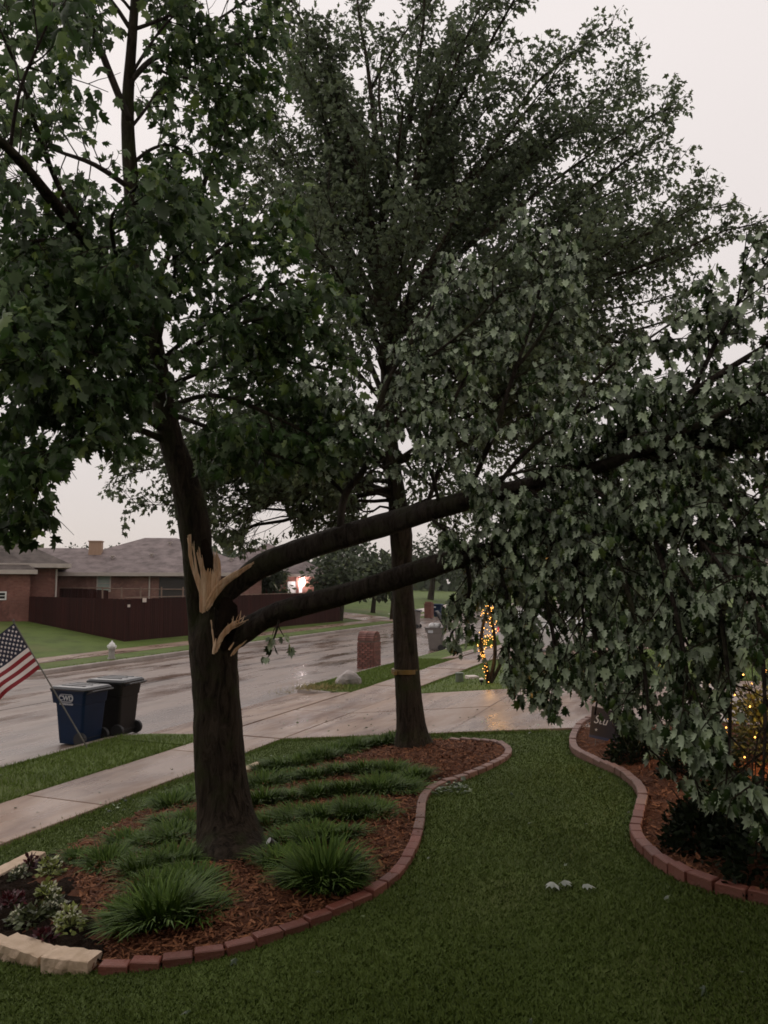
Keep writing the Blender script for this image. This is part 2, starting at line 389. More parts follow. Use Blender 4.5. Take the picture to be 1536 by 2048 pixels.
def copy_thing(o, loc, rz=None, label=None, scale=None):
    c = o.copy(); COL.objects.link(c); c.location = loc
    if rz is not None: c.rotation_euler = (0, 0, rz)
    if scale is not None: c.scale = (scale,) * 3 if isinstance(scale, (int, float)) else scale
    if label: c['label'] = label
    for ch in list(o.children):
        k = ch.copy(); COL.objects.link(k); k.parent = c
        for g_ in list(ch.children):
            q = g_.copy(); COL.objects.link(q); q.parent = k
    return c

class MB:
    def __init__(s): s.v, s.f, s.m = [], [], []
    def add(s, vs, fs, mi=0):
        o = len(s.v); s.v += [tuple(map(float, v)) for v in vs]
        s.f += [tuple(i + o for i in f) for f in fs]; s.m += [mi] * len(fs); return s
    def box(s, c, sz, rz=0.0, mi=0, M=None, ch=0.0):
        x, y, z = sz[0] / 2, sz[1] / 2, sz[2] / 2
        if ch:
            vs = [(-x, -y, -z), (x, -y, -z), (x, y, -z), (-x, y, -z), (-x, -y, z - ch), (x, -y, z - ch), (x, y, z - ch), (-x, y, z - ch),
                  (-x + ch, -y + ch, z), (x - ch, -y + ch, z), (x - ch, y - ch, z), (-x + ch, y - ch, z)]
            fs = [(3, 2, 1, 0), (8, 9, 10, 11)] + [(i, (i + 1) % 4, 4 + (i + 1) % 4, 4 + i) for i in range(4)] + [(4 + i, 4 + (i + 1) % 4, 8 + (i + 1) % 4, 8 + i) for i in range(4)]
        else:
            vs = [(-x, -y, -z), (x, -y, -z), (x, y, -z), (-x, y, -z), (-x, -y, z), (x, -y, z), (x, y, z), (-x, y, z)]
            fs = [(3, 2, 1, 0), (4, 5, 6, 7)] + [(i, (i + 1) % 4, 4 + (i + 1) % 4, 4 + i) for i in range(4)]
        T = Matrix.Translation(Vector(c)) @ (M if M is not None else Matrix.Rotation(rz, 4, 'Z'))
        return s.add([T @ Vector(v) for v in vs], fs, mi)
    def tube(s, pts, rad, n=8, mi=0, cap=True, lob=0.0, seed=0):
        pts = [Vector(p) for p in pts]; m = len(pts)
        rr = random.Random(seed)
        ph = [rr.uniform(0, 6.28) for _ in range(4)]
        ref = None; vs = []
        for i, p in enumerate(pts):
            t = (pts[min(i + 1, m - 1)] - pts[max(i - 1, 0)]).normalized()
            if ref is None:
                ref = t.orthogonal().normalized()
            ref = (ref - t * ref.dot(t)).normalized(); bi = t.cross(ref)
            for k in range(n):
                a = 2 * math.pi * k / n
                q = 1.0
                if lob:
                    q += lob * (0.5 * math.sin(3 * a + ph[0] + i * 0.15) + 0.35 * math.sin(5 * a + ph[1] - i * 0.22) + 0.35 * math.sin(2 * a + ph[2] + i * 0.5) + 0.3 * rr.uniform(-1, 1))
                vs.append(p + (ref * math.cos(a) + bi * math.sin(a)) * rad[i] * q)
        fs = []
        for i in range(m - 1):
            for k in range(n):
                k2 = (k + 1) % n
                fs.append((i * n + k, i * n + k2, (i + 1) * n + k2, (i + 1) * n + k))
        if cap: fs += [tuple(range(n))[::-1], tuple((m - 1) * n + k for k in range(n))]
        return s.add(vs, fs, mi)
    def lathe(s, prof, n=16, c=(0, 0, 0), mi=0, M=None):
        vs = []; c = Vector(c)
        for r, z in prof:
            for k in range(n):
                a = 2 * math.pi * k / n
                v = Vector((r * math.cos(a), r * math.sin(a), z))
                if M is not None: v = M @ v
                vs.append(c + v)
        m = len(prof); fs = []
        for i in range(m - 1):
            for k in range(n):
                k2 = (k + 1) % n
                fs.append((i * n + k, i * n + k2, (i + 1) * n + k2, (i + 1) * n + k))
        fs += [tuple(range(n))[::-1], tuple((m - 1) * n + k for k in range(n))]
        return s.add(vs, fs, mi)
    def loft(s, secs, mi=0, cap=True):
        n = len(secs[0]); vs = [v for q in secs for v in q]; fs = []
        for i in range(len(secs) - 1):
            for k in range(n):
                k2 = (k + 1) % n
                fs.append((i * n + k, i * n + k2, (i + 1) * n + k2, (i + 1) * n + k))
        if cap: fs += [tuple(range(n))[::-1], tuple((len(secs) - 1) * n + k for k in range(n))]
        return s.add(vs, fs, mi)
    def prism(s, poly, z0, z1, mi=0):
        n = len(poly)
        return s.loft([[(x, y, z0) for x, y in poly], [(x, y, z1) for x, y in poly]], mi)
    def mesh(s, name, mats, smooth=False):
        me = bpy.data.meshes.new(name); me.from_pydata(s.v, [], s.f)
        for m_ in (mats if isinstance(mats, (list, tuple)) else [mats]): me.materials.append(m_)
        if any(s.m): me.polygons.foreach_set('material_index', s.m)
        if smooth: me.polygons.foreach_set('use_smooth', [True] * len(me.polygons))
        me.update(); return me
    def build(s, name, mats, parent=None, smooth=False, local=False, **kw):
        return link(name, s.mesh(name, mats, smooth), parent, local, **kw)

def smooth_path(pts, per=4):
    pts = [np.array(p, float) for p in pts]; o = []
    for i in range(len(pts) - 1):
        p0 = pts[max(i - 1, 0)]; p1 = pts[i]; p2 = pts[i + 1]; p3 = pts[min(i + 2, len(pts) - 1)]
        for k in range(per):
            t = k / per
            o.append(0.5 * ((2 * p1) + (-p0 + p2) * t + (2 * p0 - 5 * p1 + 4 * p2 - p3) * t * t + (-p0 + 3 * p1 - 3 * p2 + p3) * t ** 3))
    o.append(pts[-1]); return o

def resample(path, step):
    P = np.array(path); L = np.r_[0, np.cumsum(np.linalg.norm(np.diff(P, axis=0), axis=1))]
    n = max(2, int(L[-1] / step) + 1); t = np.linspace(0, L[-1], n)
    return np.stack([np.interp(t, L, P[:, k]) for k in range(P.shape[1])], 1), L[-1]

# numpy mesh with shared per-piece template -----------------------------------
def pieces_mesh(name, mat_, verts, tris, tint):
    """verts (N,K,3), tris (T,3) template, tint (N,)"""
    N, K, _ = verts.shape; T = len(tris)
    me = bpy.data.meshes.new(name)
    me.vertices.add(N * K); me.vertices.foreach_set('co', verts.reshape(-1).astype(np.float32))
    idx = (np.asarray(tris)[None] + (np.arange(N) * K)[:, None, None]).reshape(-1).astype(np.int32)
    me.loops.add(len(idx)); me.loops.foreach_set('vertex_index', idx)
    me.polygons.add(N * T); me.polygons.foreach_set('loop_start', np.arange(0, N * T * 3, 3, dtype=np.int32))
    me.polygons.foreach_set('loop_total', np.full(N * T, 3, np.int32))
    me.update(calc_edges=True)
    a = me.attributes.new('tint', 'FLOAT', 'POINT'); a.data.foreach_set('value', np.repeat(tint, K).astype(np.float32))
    me.materials.append(mat_); me.validate(); return me

def _leaf_template(half, cy=0.38, fold=0.22, droop=0.25):
    o = [(0, 0)] + half + [(0, 1.0)] + [(-x, y) for x, y in reversed(half)]
    vs = [(0, cy)] + o
    V = np.array([(x, y, -fold * abs(x) - droop * (y - 0.3) ** 2 * (1 if y > 0.3 else 0.4)) for x, y in vs])
    n = len(o)
    T = [(0, 1 + i, 1 + (i + 1) % n) for i in range(n)]
    T = [(a, c, b) for a, b, c in T]
    return V, np.array(T)
LEAF_A = _leaf_template([(0.17, -0.07), (0.38, 0.0), (0.30, 0.17), (0.60, 0.37), (0.33, 0.46), (0.37, 0.69), (0.16, 0.69)], fold=0.5, droop=0.7)
LEAF_A = (LEAF_A[0], LEAF_A[1][:, ::-1])
LEAF_B = _leaf_template([(0.32, 0.0), (0.24, 0.2), (0.54, 0.46), (0.24, 0.54)], fold=0.3, droop=0.4)
LEAF_B = (LEAF_B[0], LEAF_B[1][:, ::-1])
LEAF_C = (np.array([(0, 0, 0), (0.42, 0.5, -0.08), (0, 1, -0.12), (-0.42, 0.5, -0.08)], float), np.array([(0, 1, 2), (0, 2, 3)]))

def unit(a): return a / np.maximum(np.linalg.norm(a, axis=-1, keepdims=True), 1e-9)

def leaf_frames(tip, nrm):
    y = unit(tip); z = nrm - y * np.sum(nrm * y, -1, keepdims=True); z = unit(z); x = np.cross(y, z)
    return x, y, z

def leaf_verts(tmpl, P, tip, nrm, size):
    x, y, z = leaf_frames(tip, nrm)
    V = tmpl[0]; x = x * rng.uniform(.5, 1.0, (len(P), 1)); z = z * rng.uniform(.3, 2.0, (len(P), 1))
    return P[:, None] + size[:, None, None] * (V[None, :, 0:1] * x[:, None] + V[None, :, 1:2] * y[:, None] + V[None, :, 2:3] * z[:, None])

def leaves_stuff(name, tmpl, mat_, P, tip, nrm, size, parent, tint=None):
    tint = rng.random(len(P)) if tint is None else tint
    me = pieces_mesh(name, mat_, leaf_verts(tmpl, P, tip, nrm, size), tmpl[1], tint)
    o = link(name, me, parent); o['kind'] = 'stuff'; return o

def leaf_parts(tmpl, mat_, P, tip, nrm, size, parent, name='leaf'):
    me = pieces_mesh(name, mat_, tmpl[0][None], tmpl[1], np.zeros(1))
    x, y, z = leaf_frames(tip, nrm); x = x * rng.uniform(.55, 1.0, (len(P), 1)); z = z * rng.uniform(.3, 2.0, (len(P), 1))
    inv = pm(parent).inverted()
    for i in range(len(P)):
        s_ = size[i]
        M = Matrix(((x[i, 0] * s_, y[i, 0] * s_, z[i, 0] * s_, P[i, 0]), (x[i, 1] * s_, y[i, 1] * s_, z[i, 1] * s_, P[i, 1]),
                    (x[i, 2] * s_, y[i, 2] * s_, z[i, 2] * s_, P[i, 2]), (0, 0, 0, 1)))
        o = bpy.data.objects.new(name, me); COL.objects.link(o)
        o.parent = parent; o.matrix_parent_inverse = inv; o.matrix_basis = M

# ================================================================== SETTING
# ground sheet in street coordinates, lowered under the street, drive and apron
def ground_sheet():
    sl = [-500, -250, -120, -60] + list(np.arange(-40, 2.0, 2.0)) + [2.29, 2.31, 3.29, 3.31, 6, 9.12, 9.14, 9.89, 9.91] + list(np.arange(12, 80, 2.5)) + [90, 120, 180, 300, 600]
    dl = [-500, -200, -120, -80, -60, -45, -36, -30, -26, -24, -21.7, -20, -18, -16, -14, -12.71, -12.69, -11.36, -11.34, -10.5, -9.71, -9.69, -5, 0.13, 0.15, 0.8,
          1.84, 1.86, 3.19, 3.21] + list(np.arange(4, 14.1, 1.0)) + [15.5, 18, 24, 36, 60, 120, 300, 500]
    s_, d_ = np.array(sl, float), np.array(dl, float)
    Sg, Dg = np.meshgrid(s_, d_, indexing='ij')
    Z = gz_sd(Sg, Dg)
    Z = np.where((Dg > -9.705) & (Dg < 0.14), -0.25, Z)
    Z = np.where((Dg > 1.85) & (Dg < 3.2), Z - 0.12, Z)                              # sidewalk bed
    Z = np.where((Dg > -12.7) & (Dg < -11.35), Z - 0.12, Z)                          # far sidewalk bed
    Z = np.where((Sg > 3.3) & (Sg < 9.13) & (Dg > 0.1) & (Dg < 17), Z - 0.3, Z)      # drive
    Z = np.where((Sg > 2.3) & (Sg < 9.9) & (Dg > 0.1) & (Dg < 1.85), -0.2, Z)        # apron
    rollf = np.clip((np.hypot(Sg, Dg) - 250) / 600, 0, 1)
    Z = Z * (1 - rollf)
    X, Y = xy_of(Sg, Dg)
    vs = np.stack([X, Y, Z], -1).reshape(-1, 3)
    ns, nd = len(s_), len(d_)
    fs = [(i * nd + j, i * nd + j + 1, (i + 1) * nd + j + 1, (i + 1) * nd + j) for i in range(ns - 1) for j in range(nd - 1)]
    me = bpy.data.meshes.new('ground'); me.from_pydata(vs.tolist(), [], fs); me.materials.append(MT['lawn']); me.update()
    bm = bmesh.new(); bm.from_mesh(me); bmesh.ops.recalc_face_normals(bm, faces=bm.faces)
    if sum(f.normal.z for f in bm.faces) < 0: bmesh.ops.reverse_faces(bm, faces=bm.faces)
    bm.to_mesh(me); bm.free()
    tag(link('ground', me), kind='structure')
ground_sheet()

def sdp(s, d, z=None, up=0.0):
    x, y = xy_of(s, d)
    return Vector((float(x), float(y), (float(gz_sd(s, d)) if z is None else z) + up))

# street: two concrete lanes with a joint between them
street = bpy.data.objects.new('street', None); COL.objects.link(street); tag(street, kind='structure')
b = MB()
b.add([sdp(-90, -9.7, -0.05), sdp(-90, 0.1, -0.05), sdp(320, 0.1, -0.05), sdp(320, -9.7, -0.05)], [(0, 1, 2, 3)])
tag(b.build('street_base', MT['joint'], street), kind='structure')
for d0, d1 in ((-9.6, -5.02), (-4.97, 0.04)):
    b = MB(); ss = list(np.arange(-90, 60, 6)) + [60, 90, 140, 220, 320]
    for i in range(len(ss) - 1):
        b.add([sdp(ss[i], d0, 0), sdp(ss[i], d1, 0), sdp(ss[i + 1], d1, 0), sdp(ss[i + 1], d0, 0)], [(0, 1, 2, 3)])
    o = b.build('lane', MT['street'], street)
    o.data.transform(Matrix.Rotation(-ROAD_ANG, 4, 'Z')); o.matrix_basis = Matrix.Rotation(ROAD_ANG, 4, 'Z')
    o['kind'] = 'structure'

def sweep(path_sd, prof, name, m, zscale=None):
    """path in (s,d); prof = list of (offset to the right of travel, z)"""
    P = [np.array(p, float) for p in path_sd]; secs = []
    for i, p in enumerate(P):
        t = P[min(i + 1, len(P) - 1)] - P[max(i - 1, 0)]; t /= np.linalg.norm(t); n = np.array((-t[1], t[0]))
        k = 1.0 if zscale is None else zscale[i]
        secs.append([sdp(p[0] + n[0] * o, p[1] + n[1] * o, z * k if z > 0 else z) for o, z in prof])
    b = MB(); b.loft(secs)
    return tag(b.build(name, m, None), kind='structure')
KP = [(-0.06, -0.1), (-0.05, 0.02), (-0.015, 0.115), (0.02, 0.14), (0.16, 0.145), (0.17, -0.1)]
arc = [(2.3, 0), (2.62, 0.08), (2.9, 0.3), (3.14, 0.68), (3.24, 1.15)]
sweep([(-90, 0), (-40, 0), (-10, 0), (0, 0)] + arc, KP, 'kerb', MT['kerb'], [1, 1, 1, 1, 1, 1, 0.98, 0.8, 0.5])
arc2 = [(9.2, 1.25), (9.27, 0.72), (9.45, 0.34), (9.7, 0.08), (10.0, 0)]
sweep(arc2 + [(14, 0), (18.5, 0)], KP, 'kerb', MT['kerb'], [0.9, 0.98, 1, 1, 1, 1, 1])
sweep([(18.5, 0), (24.5, 0)], [(a, z * 0.25 if z > 0 else z) for a, z in KP], 'kerb', MT['kerb'])
sweep([(24.5, 0), (40, 0), (80, 0), (320, 0)], KP, 'kerb', MT['kerb'])
sweep([(320, -9.55), (80, -9.55), (30, -9.55), (-20, -9.55), (-90, -9.55)], KP, 'kerb', MT['kerb'])

def verge(poly, name='grass_verge'):
    b = MB(); n = len(poly)
    top = [sdp(s, d, None, 0.012) for s, d in poly]; bot = [Vector((p.x, p.y, -0.1)) for p in top]
    b.add(top + bot, [tuple(range(n))] + [(i, (i + 1) % n, n + (i + 1) % n, n + i) for i in range(n)])
    tag(b.build(name, MT['lawn']), kind='structure')
verge([(2.31, 0.16), (2.6, 0.24), (2.84, 0.45), (3.0, 0.8), (3.1, 1.2), (3.45, 1.84), (2.31, 1.84)])
verge([(9.89, 0.16), (9.72, 0.26), (9.55, 0.5), (9.42, 0.9), (9.32, 1.3), (9.05, 1.84), (9.89, 1.84)])

# concrete slabs, each its own piece
sidewalk = bpy.data.objects.new('sidewalk', None); COL.objects.link(sidewalk); tag(sidewalk, kind='structure')
b = MB()
for s0, s1 in ((-40, 3.3), (9.1, 90)):
    b.add([sdp(s0, 1.84, None, -0.05), sdp(s0, 3.22, None, -0.05), sdp(s1, 3.22, None, -0.05), sdp(s1, 1.84, None, -0.05)], [(0, 1, 2, 3)])
b.build('slab_bed', MT['joint'], sidewalk)['kind'] = 'structure'

def slab(parent, poly, up=0.03, thick=0.1, ch=0.008, name='slab', zs=None, m='concrete'):
    c = np.mean(np.array(poly), 0); b = MB()
    def P(s, d, k, dz, q): 
        v = c + (np.array((s, d)) - c) * k
        z = (None if zs is None else zs[q])
        return sdp(v[0], v[1], z, up + dz)
    n = len(poly)
    L = np.mean([np.linalg.norm(np.array(p) - c) for p in poly])
    rings = [[P(s, d, 1, -thick, q) for q, (s, d) in enumerate(poly)], [P(s, d, 1, -ch, q) for q, (s, d) in enumerate(poly)], [P(s, d, 1 - ch / L * 1.4, 0, q) for q, (s, d) in enumerate(poly)]]
    b.loft(rings)
    o = b.build(name, MT[m], parent)
    o.data.transform(Matrix.Rotation(-ROAD_ANG, 4, 'Z')); o.matrix_basis = Matrix.Rotation(ROAD_ANG, 4, 'Z')
    return o

for i, s0 in enumerate(np.arange(-14.9, 3.0, 1.52)):
    s1 = min(s0 + 1.505, 3.26)
    slab(sidewalk, [(s0, 1.87), (s1, 1.87), (s1, 3.18), (s0, 3.18)], 0.03 + random.uniform(-0.006, 0.008))
for i, s0 in enumerate(np.arange(9.16, 40, 1.52)):
    slab(sidewalk, [(s0, 1.87), (s0 + 1.505, 1.87), (s0 + 1.505, 3.18), (s0, 3.18)], 0.03 + random.uniform(-0.006, 0.008))
slab(sidewalk, [(40, 1.87), (90, 1.87), (90, 3.18), (40, 3.18)], 0.03)

drive = bpy.data.objects.new('driveway', None); COL.objects.link(drive); tag(drive, kind='structure')
b = MB()
b.add([sdp(2.3, 0.02, 0.0, -0.07), sdp(2.3, 1.84, 0.1), sdp(9.9, 1.84, 0.1), sdp(9.9, 0.02, 0.0, -0.07)], [(0, 1, 2, 3)])
b.add([sdp(3.28, d, None, -0.06) for d in (1.84, 3.2, 6, 10.2, 17)] + [sdp(9.14, d, None, -0.06) for d in (17, 10.2, 6, 3.2, 1.84)], [(0, 1, 8, 9), (1, 2, 7, 8), (2, 3, 6, 7), (3, 4, 5, 6)])
b.build('drive_bed', MT['joint'], drive)['kind'] = 'structure'
mid = 6.2
lo_, hi_ = 0.006, 0.155
slab(drive, [(2.55, 0.05), (mid, 0.05), (mid, 1.855), (3.30, 1.855), (3.05, 0.9)], 0.0, zs=[lo_, lo_, hi_ + .03, hi_ + .03, 0.085])
slab(drive, [(mid + 0.02, 0.05), (9.75, 0.05), (9.3, 0.8), (9.13, 1.855), (mid + 0.02, 1.855)], 0.0, zs=[lo_, lo_, 0.07, hi_ + .03, hi_ + .03])
for d0, d1 in ((1.875, 3.19), (3.21, 6.3), (6.32, 9.4), (9.42, 12.6), (12.62, 16.5)):
    for s0, s1 in ((3.31, mid), (mid + 0.02, 9.12)):
        slab(drive, [(s0, d0), (s1, d0), (s1, d1), (s0, d1)], 0.03 + random.uniform(-0.004, 0.004))

far_walk = bpy.data.objects.new('far_sidewalk', None); COL.objects.link(far_walk); tag(far_walk, kind='structure')
for s0 in np.arange(-6, 40, 3.0):
    slab(far_walk, [(s0, -12.68), (s0 + 2.97, -12.68), (s0 + 2.97, -11.37), (s0, -11.37)], 0.015, m='far_walk' if 'far_walk' in MT else 'concrete')
slab(far_walk, [(42, -12.68), (110, -12.68), (110, -11.37), (42, -11.37)], 0.015)
far_drive = bpy.data.objects.new('far_driveway', None); COL.objects.link(far_drive); tag(far_drive, kind='structure')
for d0, d1 in ((-11.3, -9.7), (-15.7, -12.72), (-19, -15.72), (-24, -19.02)):
    slab(far_drive, [(43.5, d0), (48.5, d0), (48.5, d1), (43.5, d1)], 0.035)
neigh_drive = bpy.data.objects.new('neighbour_driveway', None); COL.objects.link(neigh_drive); tag(neigh_drive, kind='structure')
slab(neigh_drive, [(18.5, 0.08), (24.5, 0.08), (24.2, 1.84), (18.8, 1.84)], 0.0, zs=[0.02, 0.02, 0.2, 0.2])
for d0, d1 in ((3.25, 6.2), (6.22, 9.2), (9.22, 12)):
    slab(neigh_drive, [(18.8, d0), (24.2, d0), (24.2, d1), (18.8, d1)], 0.035)

# pale worn trail and rough field at the far bend
b = MB()
b.add([sdp(52, -14.2, None, 0.02), sdp(80, -16.5, None, 0.02), sdp(80, -15.2, None, 0.02), sdp(52, -12.9, None, 0.02)], [(0, 1, 2, 3)])
tag(b.build('path', MT['slab_white']), kind='structure')

# ================================================================== planting beds
bed1_front = [(200, 1945), (285, 1938), (350, 1928), (415, 1916), (480, 1901), (550, 1877), (620, 1851), (700, 1815), (760, 1783), (800, 1745), (826, 1700), (840, 1650), (846, 1603), (872, 1578), (930, 1558), (985, 1534), (1017, 1512), (1004, 1493), (960, 1486), (900, 1484)]
bed1_back = [(850, 1483), (760, 1487), (690, 1500), (610, 1516), (540, 1528), (470, 1550), (390, 1580), (300, 1620), (200, 1668), (110, 1712), (40, 1745), (-60, 1800), (-110, 1850), (-80, 1890), (-20, 1905), (60, 1918), (140, 1938)]
bed2_edge = [(1185, 1440), (1163, 1452), (1147, 1478), (1151, 1506), (1195, 1530), (1250, 1556), (1284, 1592), (1278, 1640), (1272, 1680), (1308, 1722), (1370, 1760), (1440, 1785), (1540, 1808), (1640, 1825)]
def gpath(pl): return [ground(x, y) for x, y in pl]
def curve2(pts, per=6): return smooth_path([(p.x, p.y) for p in pts], per)
B1F = curve2(gpath(bed1_front)); B1B = curve2(gpath(bed1_back)); B1 = B1F + B1B
B2E = curve2(gpath(bed2_edge))
B2 = B2E + [np.array((5.9, 3.4)), np.array((5.9, 11.0)), np.array((4.0, 11.9))]

def bed_sheet(name, poly, up, m, step=0.12, amp=0.025, edge_in=0.0):
    P = np.array(poly); mn, mx_ = P.min(0), P.max(0)
    gx, gy = np.meshgrid(np.arange(mn[0], mx_[0], step), np.arange(mn[1], mx_[1], step))
    gx = gx.ravel() + rng.uniform(-.3, .3, gx.size) * step; gy = gy.ravel() + rng.uniform(-.3, .3, gy.size) * step
    k = inpoly(gx, gy, poly); pts = [Vector(p) for p in P] + [Vector((a, c)) for a, c in zip(gx[k], gy[k])]
    n = len(P)
    vs, es, fs, *_ = delaunay_2d_cdt(pts, [(i, (i + 1) % n) for i in range(n)], [list(range(n))], 1, 1e-5)
    V = np.array([(v.x, v.y) for v in vs])
    Z = gz(V[:, 0], V[:, 1]) + up
    din = np.array([np.min(np.hypot(P[:, 0] - v[0], P[:, 1] - v[1])) for v in V])
    Z = Z + np.clip(din, 0, 0.5) / 0.5 * 0.06 + rng.uniform(-amp, amp, len(V)) * (din > 0.03)
    me = bpy.data.meshes.new(name); me.from_pydata(np.c_[V, Z].tolist(), [], [tuple(f) for f in fs]); me.materials.append(MT[m]); me.update()
    bm = bmesh.new(); bm.from_mesh(me); bmesh.ops.recalc_face_normals(bm, faces=bm.faces)
    if sum(f.normal.z for f in bm.faces) < 0: bmesh.ops.reverse_faces(bm, faces=bm.faces)
    bm.to_mesh(me); bm.free()
    me.polygons.foreach_set('use_smooth', [True] * len(me.polygons))
    return tag(link(name, me), kind='structure')
bed_sheet('mulch_bed', B1, 0.01, 'mulch'); bed_sheet('mulch_bed', B2, 0.01, 'mulch')
soil_poly = [(p.x, p.y) for p in gpath([(-70, 1835), (-40, 1790), (40, 1745), (110, 1716), (140, 1760), (165, 1830), (210, 1890), (205, 1935), (140, 1930), (60, 1908), (-20, 1895)])]
o = bed_sheet('planting_soil', soil_poly, 0.04, 'soil', 0.045, 0.03)

def bed_z(x, y): return gz(x, y) + 0.05

def chips(poly, n, size, excl=None):
    P = np.array(poly); mn, mx_ = P.min(0), P.max(0); X = []
    x = rng.uniform(mn[0], mx_[0], n * 3); y = rng.uniform(mn[1], mx_[1], n * 3)
    k = inpoly(x, y, poly)
    if excl is not None: k &= ~inpoly(x, y, excl)
    px, py, f = project(np.c_[x, y, gz(x, y)])
    k &= (px > -80) & (px < 1620) & (rng.random(len(x)) < np.clip(6.0 / f, 0.1, 1) ** 1.3)
    x, y = x[k][:n], y[k][:n]
    d2 = np.min(np.stack([np.hypot(x - p[0], y - p[1]) for p in P[::2]]), 0)
    z = gz(x, y) + 0.02 + np.clip(d2, 0, 0.5) / 0.5 * 0.06 + rng.uniform(-0.002, 0.02, len(x))
    a = rng.uniform(0, 6.28, len(x)); tilt = rng.normal(0, 0.35, len(x))
    tip = np.c_[np.cos(a), np.sin(a), tilt]; nrm = np.c_[rng.normal(0, .35, len(x)), rng.normal(0, .35, len(x)), np.ones(len(x))]
    T = (np.array([(-.14, -.5, 0), (.14, -.45, 0), (.1, .5, .03), (-.12, .45, .03)], float), np.array([(0, 1, 2), (0, 2, 3)]))
    me = pieces_mesh('mulch_chips', MT['chip'], leaf_verts(T, np.c_[x, y, z], tip, nrm, rng.uniform(.5, 1.6, len(x)) * size), T[1], rng.random(len(x)) ** 1.6)
    tag(link('mulch_chips', me), kind='stuff')
chips(B1, 26000, 0.055, soil_poly); chips(B2, 9000, 0.055)

# edging bricks, one object each
def edging(name, label, path, start, step, m, size, lift=0.0, piece='brick', pale=None, gap=0.012):
    t = thing(name, label, 'edging', (float(path[0][0]), float(path[0][1]), float(gz(*path[0]))))
    P, L = resample(path, step); mesh_ = {}
    for k, mm in enumerate((m, pale or m)):
        b = MB(); b.box((0, 0, 0), (step - gap, size[1], size[2]), ch=0.007); mesh_[k] = b.mesh(piece, MT[mm])
    inv = pm(t).inverted()
    for i in range(len(P) - 1):
        c = (P[i] + P[i + 1]) / 2; d = P[i + 1] - P[i]
        z = float(gz(*c)) + size[2] / 2 - 0.035 + lift + random.uniform(-0.006, 0.008)
        px = project(np.array((c[0], c[1], z)))[2]
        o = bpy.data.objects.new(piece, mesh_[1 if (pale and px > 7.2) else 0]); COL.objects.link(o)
        o.parent = t; o.matrix_parent_inverse = inv
        o.location = (c[0], c[1], z)
        o.rotation_euler = (random.uniform(-.04, .04), random.uniform(-.025, .025), math.atan2(d[1], d[0]) + random.uniform(-.04, .04))
        k_ = np.linalg.norm(d) / step; o.scale = (k_, 1, 1)
    return t
edging('brick_edging', 'curved red brick edging round the front of the tree bed', B1F, 0, 0.195, 'brick_edge', (0, 0.092, 0.095), pale='brick_pale')
edging('brick_edging', 'curved raised brick edging in front of the dark shrubs', B2E, 0, 0.205, 'brick_edge', (0, 0.095, 0.115), 0.0, pale='brick_pale')

def stone_block(parent, p0, p1, depth, h, seed, up=0.0):
    rr = random.Random(seed)
    a, c = Vector(p0), Vector(p1); d = c - a; L = d.length; ang = math.atan2(d.y, d.x)
    nx = 10; secs = []
    for i in range(nx + 1):
        x = -L / 2 + L * i / nx
        j = lambda q: rr.uniform(-q, q)
        secs.append([(x + j(.006), -depth / 2 + j(.007), 0.0), (x + j(.006), -depth / 2 - 0.008 + j(.009), h * .5), (x + j(.004), -depth / 2 + j(.006), h - 0.006), (x + j(.004), -depth / 2 + 0.012 + j(.004), h + j(.003)),
                     (x + j(.004), depth / 2 - 0.012 + j(.004), h + j(.003)), (x + j(.004), depth / 2 + j(.01), h * .6), (x + j(.004), depth / 2 + j(.01), 0.0)])
    b = MB(); b.loft(secs)
    mid_ = (a + c) / 2
    o = b.build('stone_block', MT['limestone'], parent)
    o.matrix_basis = Matrix.Translation((mid_.x, mid_.y, mid_.z + up)) @ Matrix.Rotation(ang, 4, 'Z')
    return o
t = thing('limestone_edging', 'pale limestone blocks edging the flower corner of the tree bed', 'edging', ground(60, 1925))
gp = [ground(*q) for q in ((-150, 1845), (-82, 1885), (-78, 1888), (8, 1906), (14, 1909), (98, 1925), (98, 1936), (190, 1937))]
for i in range(0, 8, 2): stone_block(t, gp[i], gp[i + 1], 0.17, 0.115, 40 + i, -0.02)
t = thing('limestone_edging', 'pale limestone blocks along the street side of the tree bed', 'edging', ground(40, 1750))
for k, (q0, q1) in enumerate((((-110, 1818), (-20, 1772)), ((-18, 1770), (76, 1724)), ((485, 1546), (522, 1532)), ((440, 1560), (482, 1547)))):
    stone_block(t, ground(*q0), ground(*q1), 0.17, 0.11 if k < 2 else 0.07, 60 + k, -0.01)

# ================================================================== MAPLES
def width_path(spec):                     # [(px,py,Y,width px)] -> points, radii
    P = [at(a, c, Y) for a, c, Y, w_ in spec]; rad = [w_ / 2 * (Y / CP) / F for a, c, Y, w_ in spec]
    q = smooth_path([(*p, r) for p, r in zip(P, rad)], 4)
    return [Vector(v[:3]) for v in q], [max(0.003, v[3]) for v in q]

def limb_part(parent, spec, m='bark', n=10, lob=0.08, name='limb', seed=1, pr=None):
    P, rad = pr if pr else width_path(spec)
    b = MB(); b.tube(P, rad, n, 0, True, lob, seed)
    b.build(name, MT[m], parent, smooth=True)
    return P, rad

class Foliage:
    def __init__(s): s.P, s.tip, s.n, s.size, s.tw = [], [], [], [], MB()

def rnd_dir(): 
    v = rng.normal(size=3); return v / np.linalg.norm(v)

def shoot(p, d, L, nseg, bias, wob):
    pts = [np.array(p)]; d = np.array(d, float)
    for i in range(nseg):
        d = d + np.array(bias) / nseg + rng.normal(0, wob, 3); d /= np.linalg.norm(d)
        pts.append(pts[-1] + d * L / nseg)
    return pts

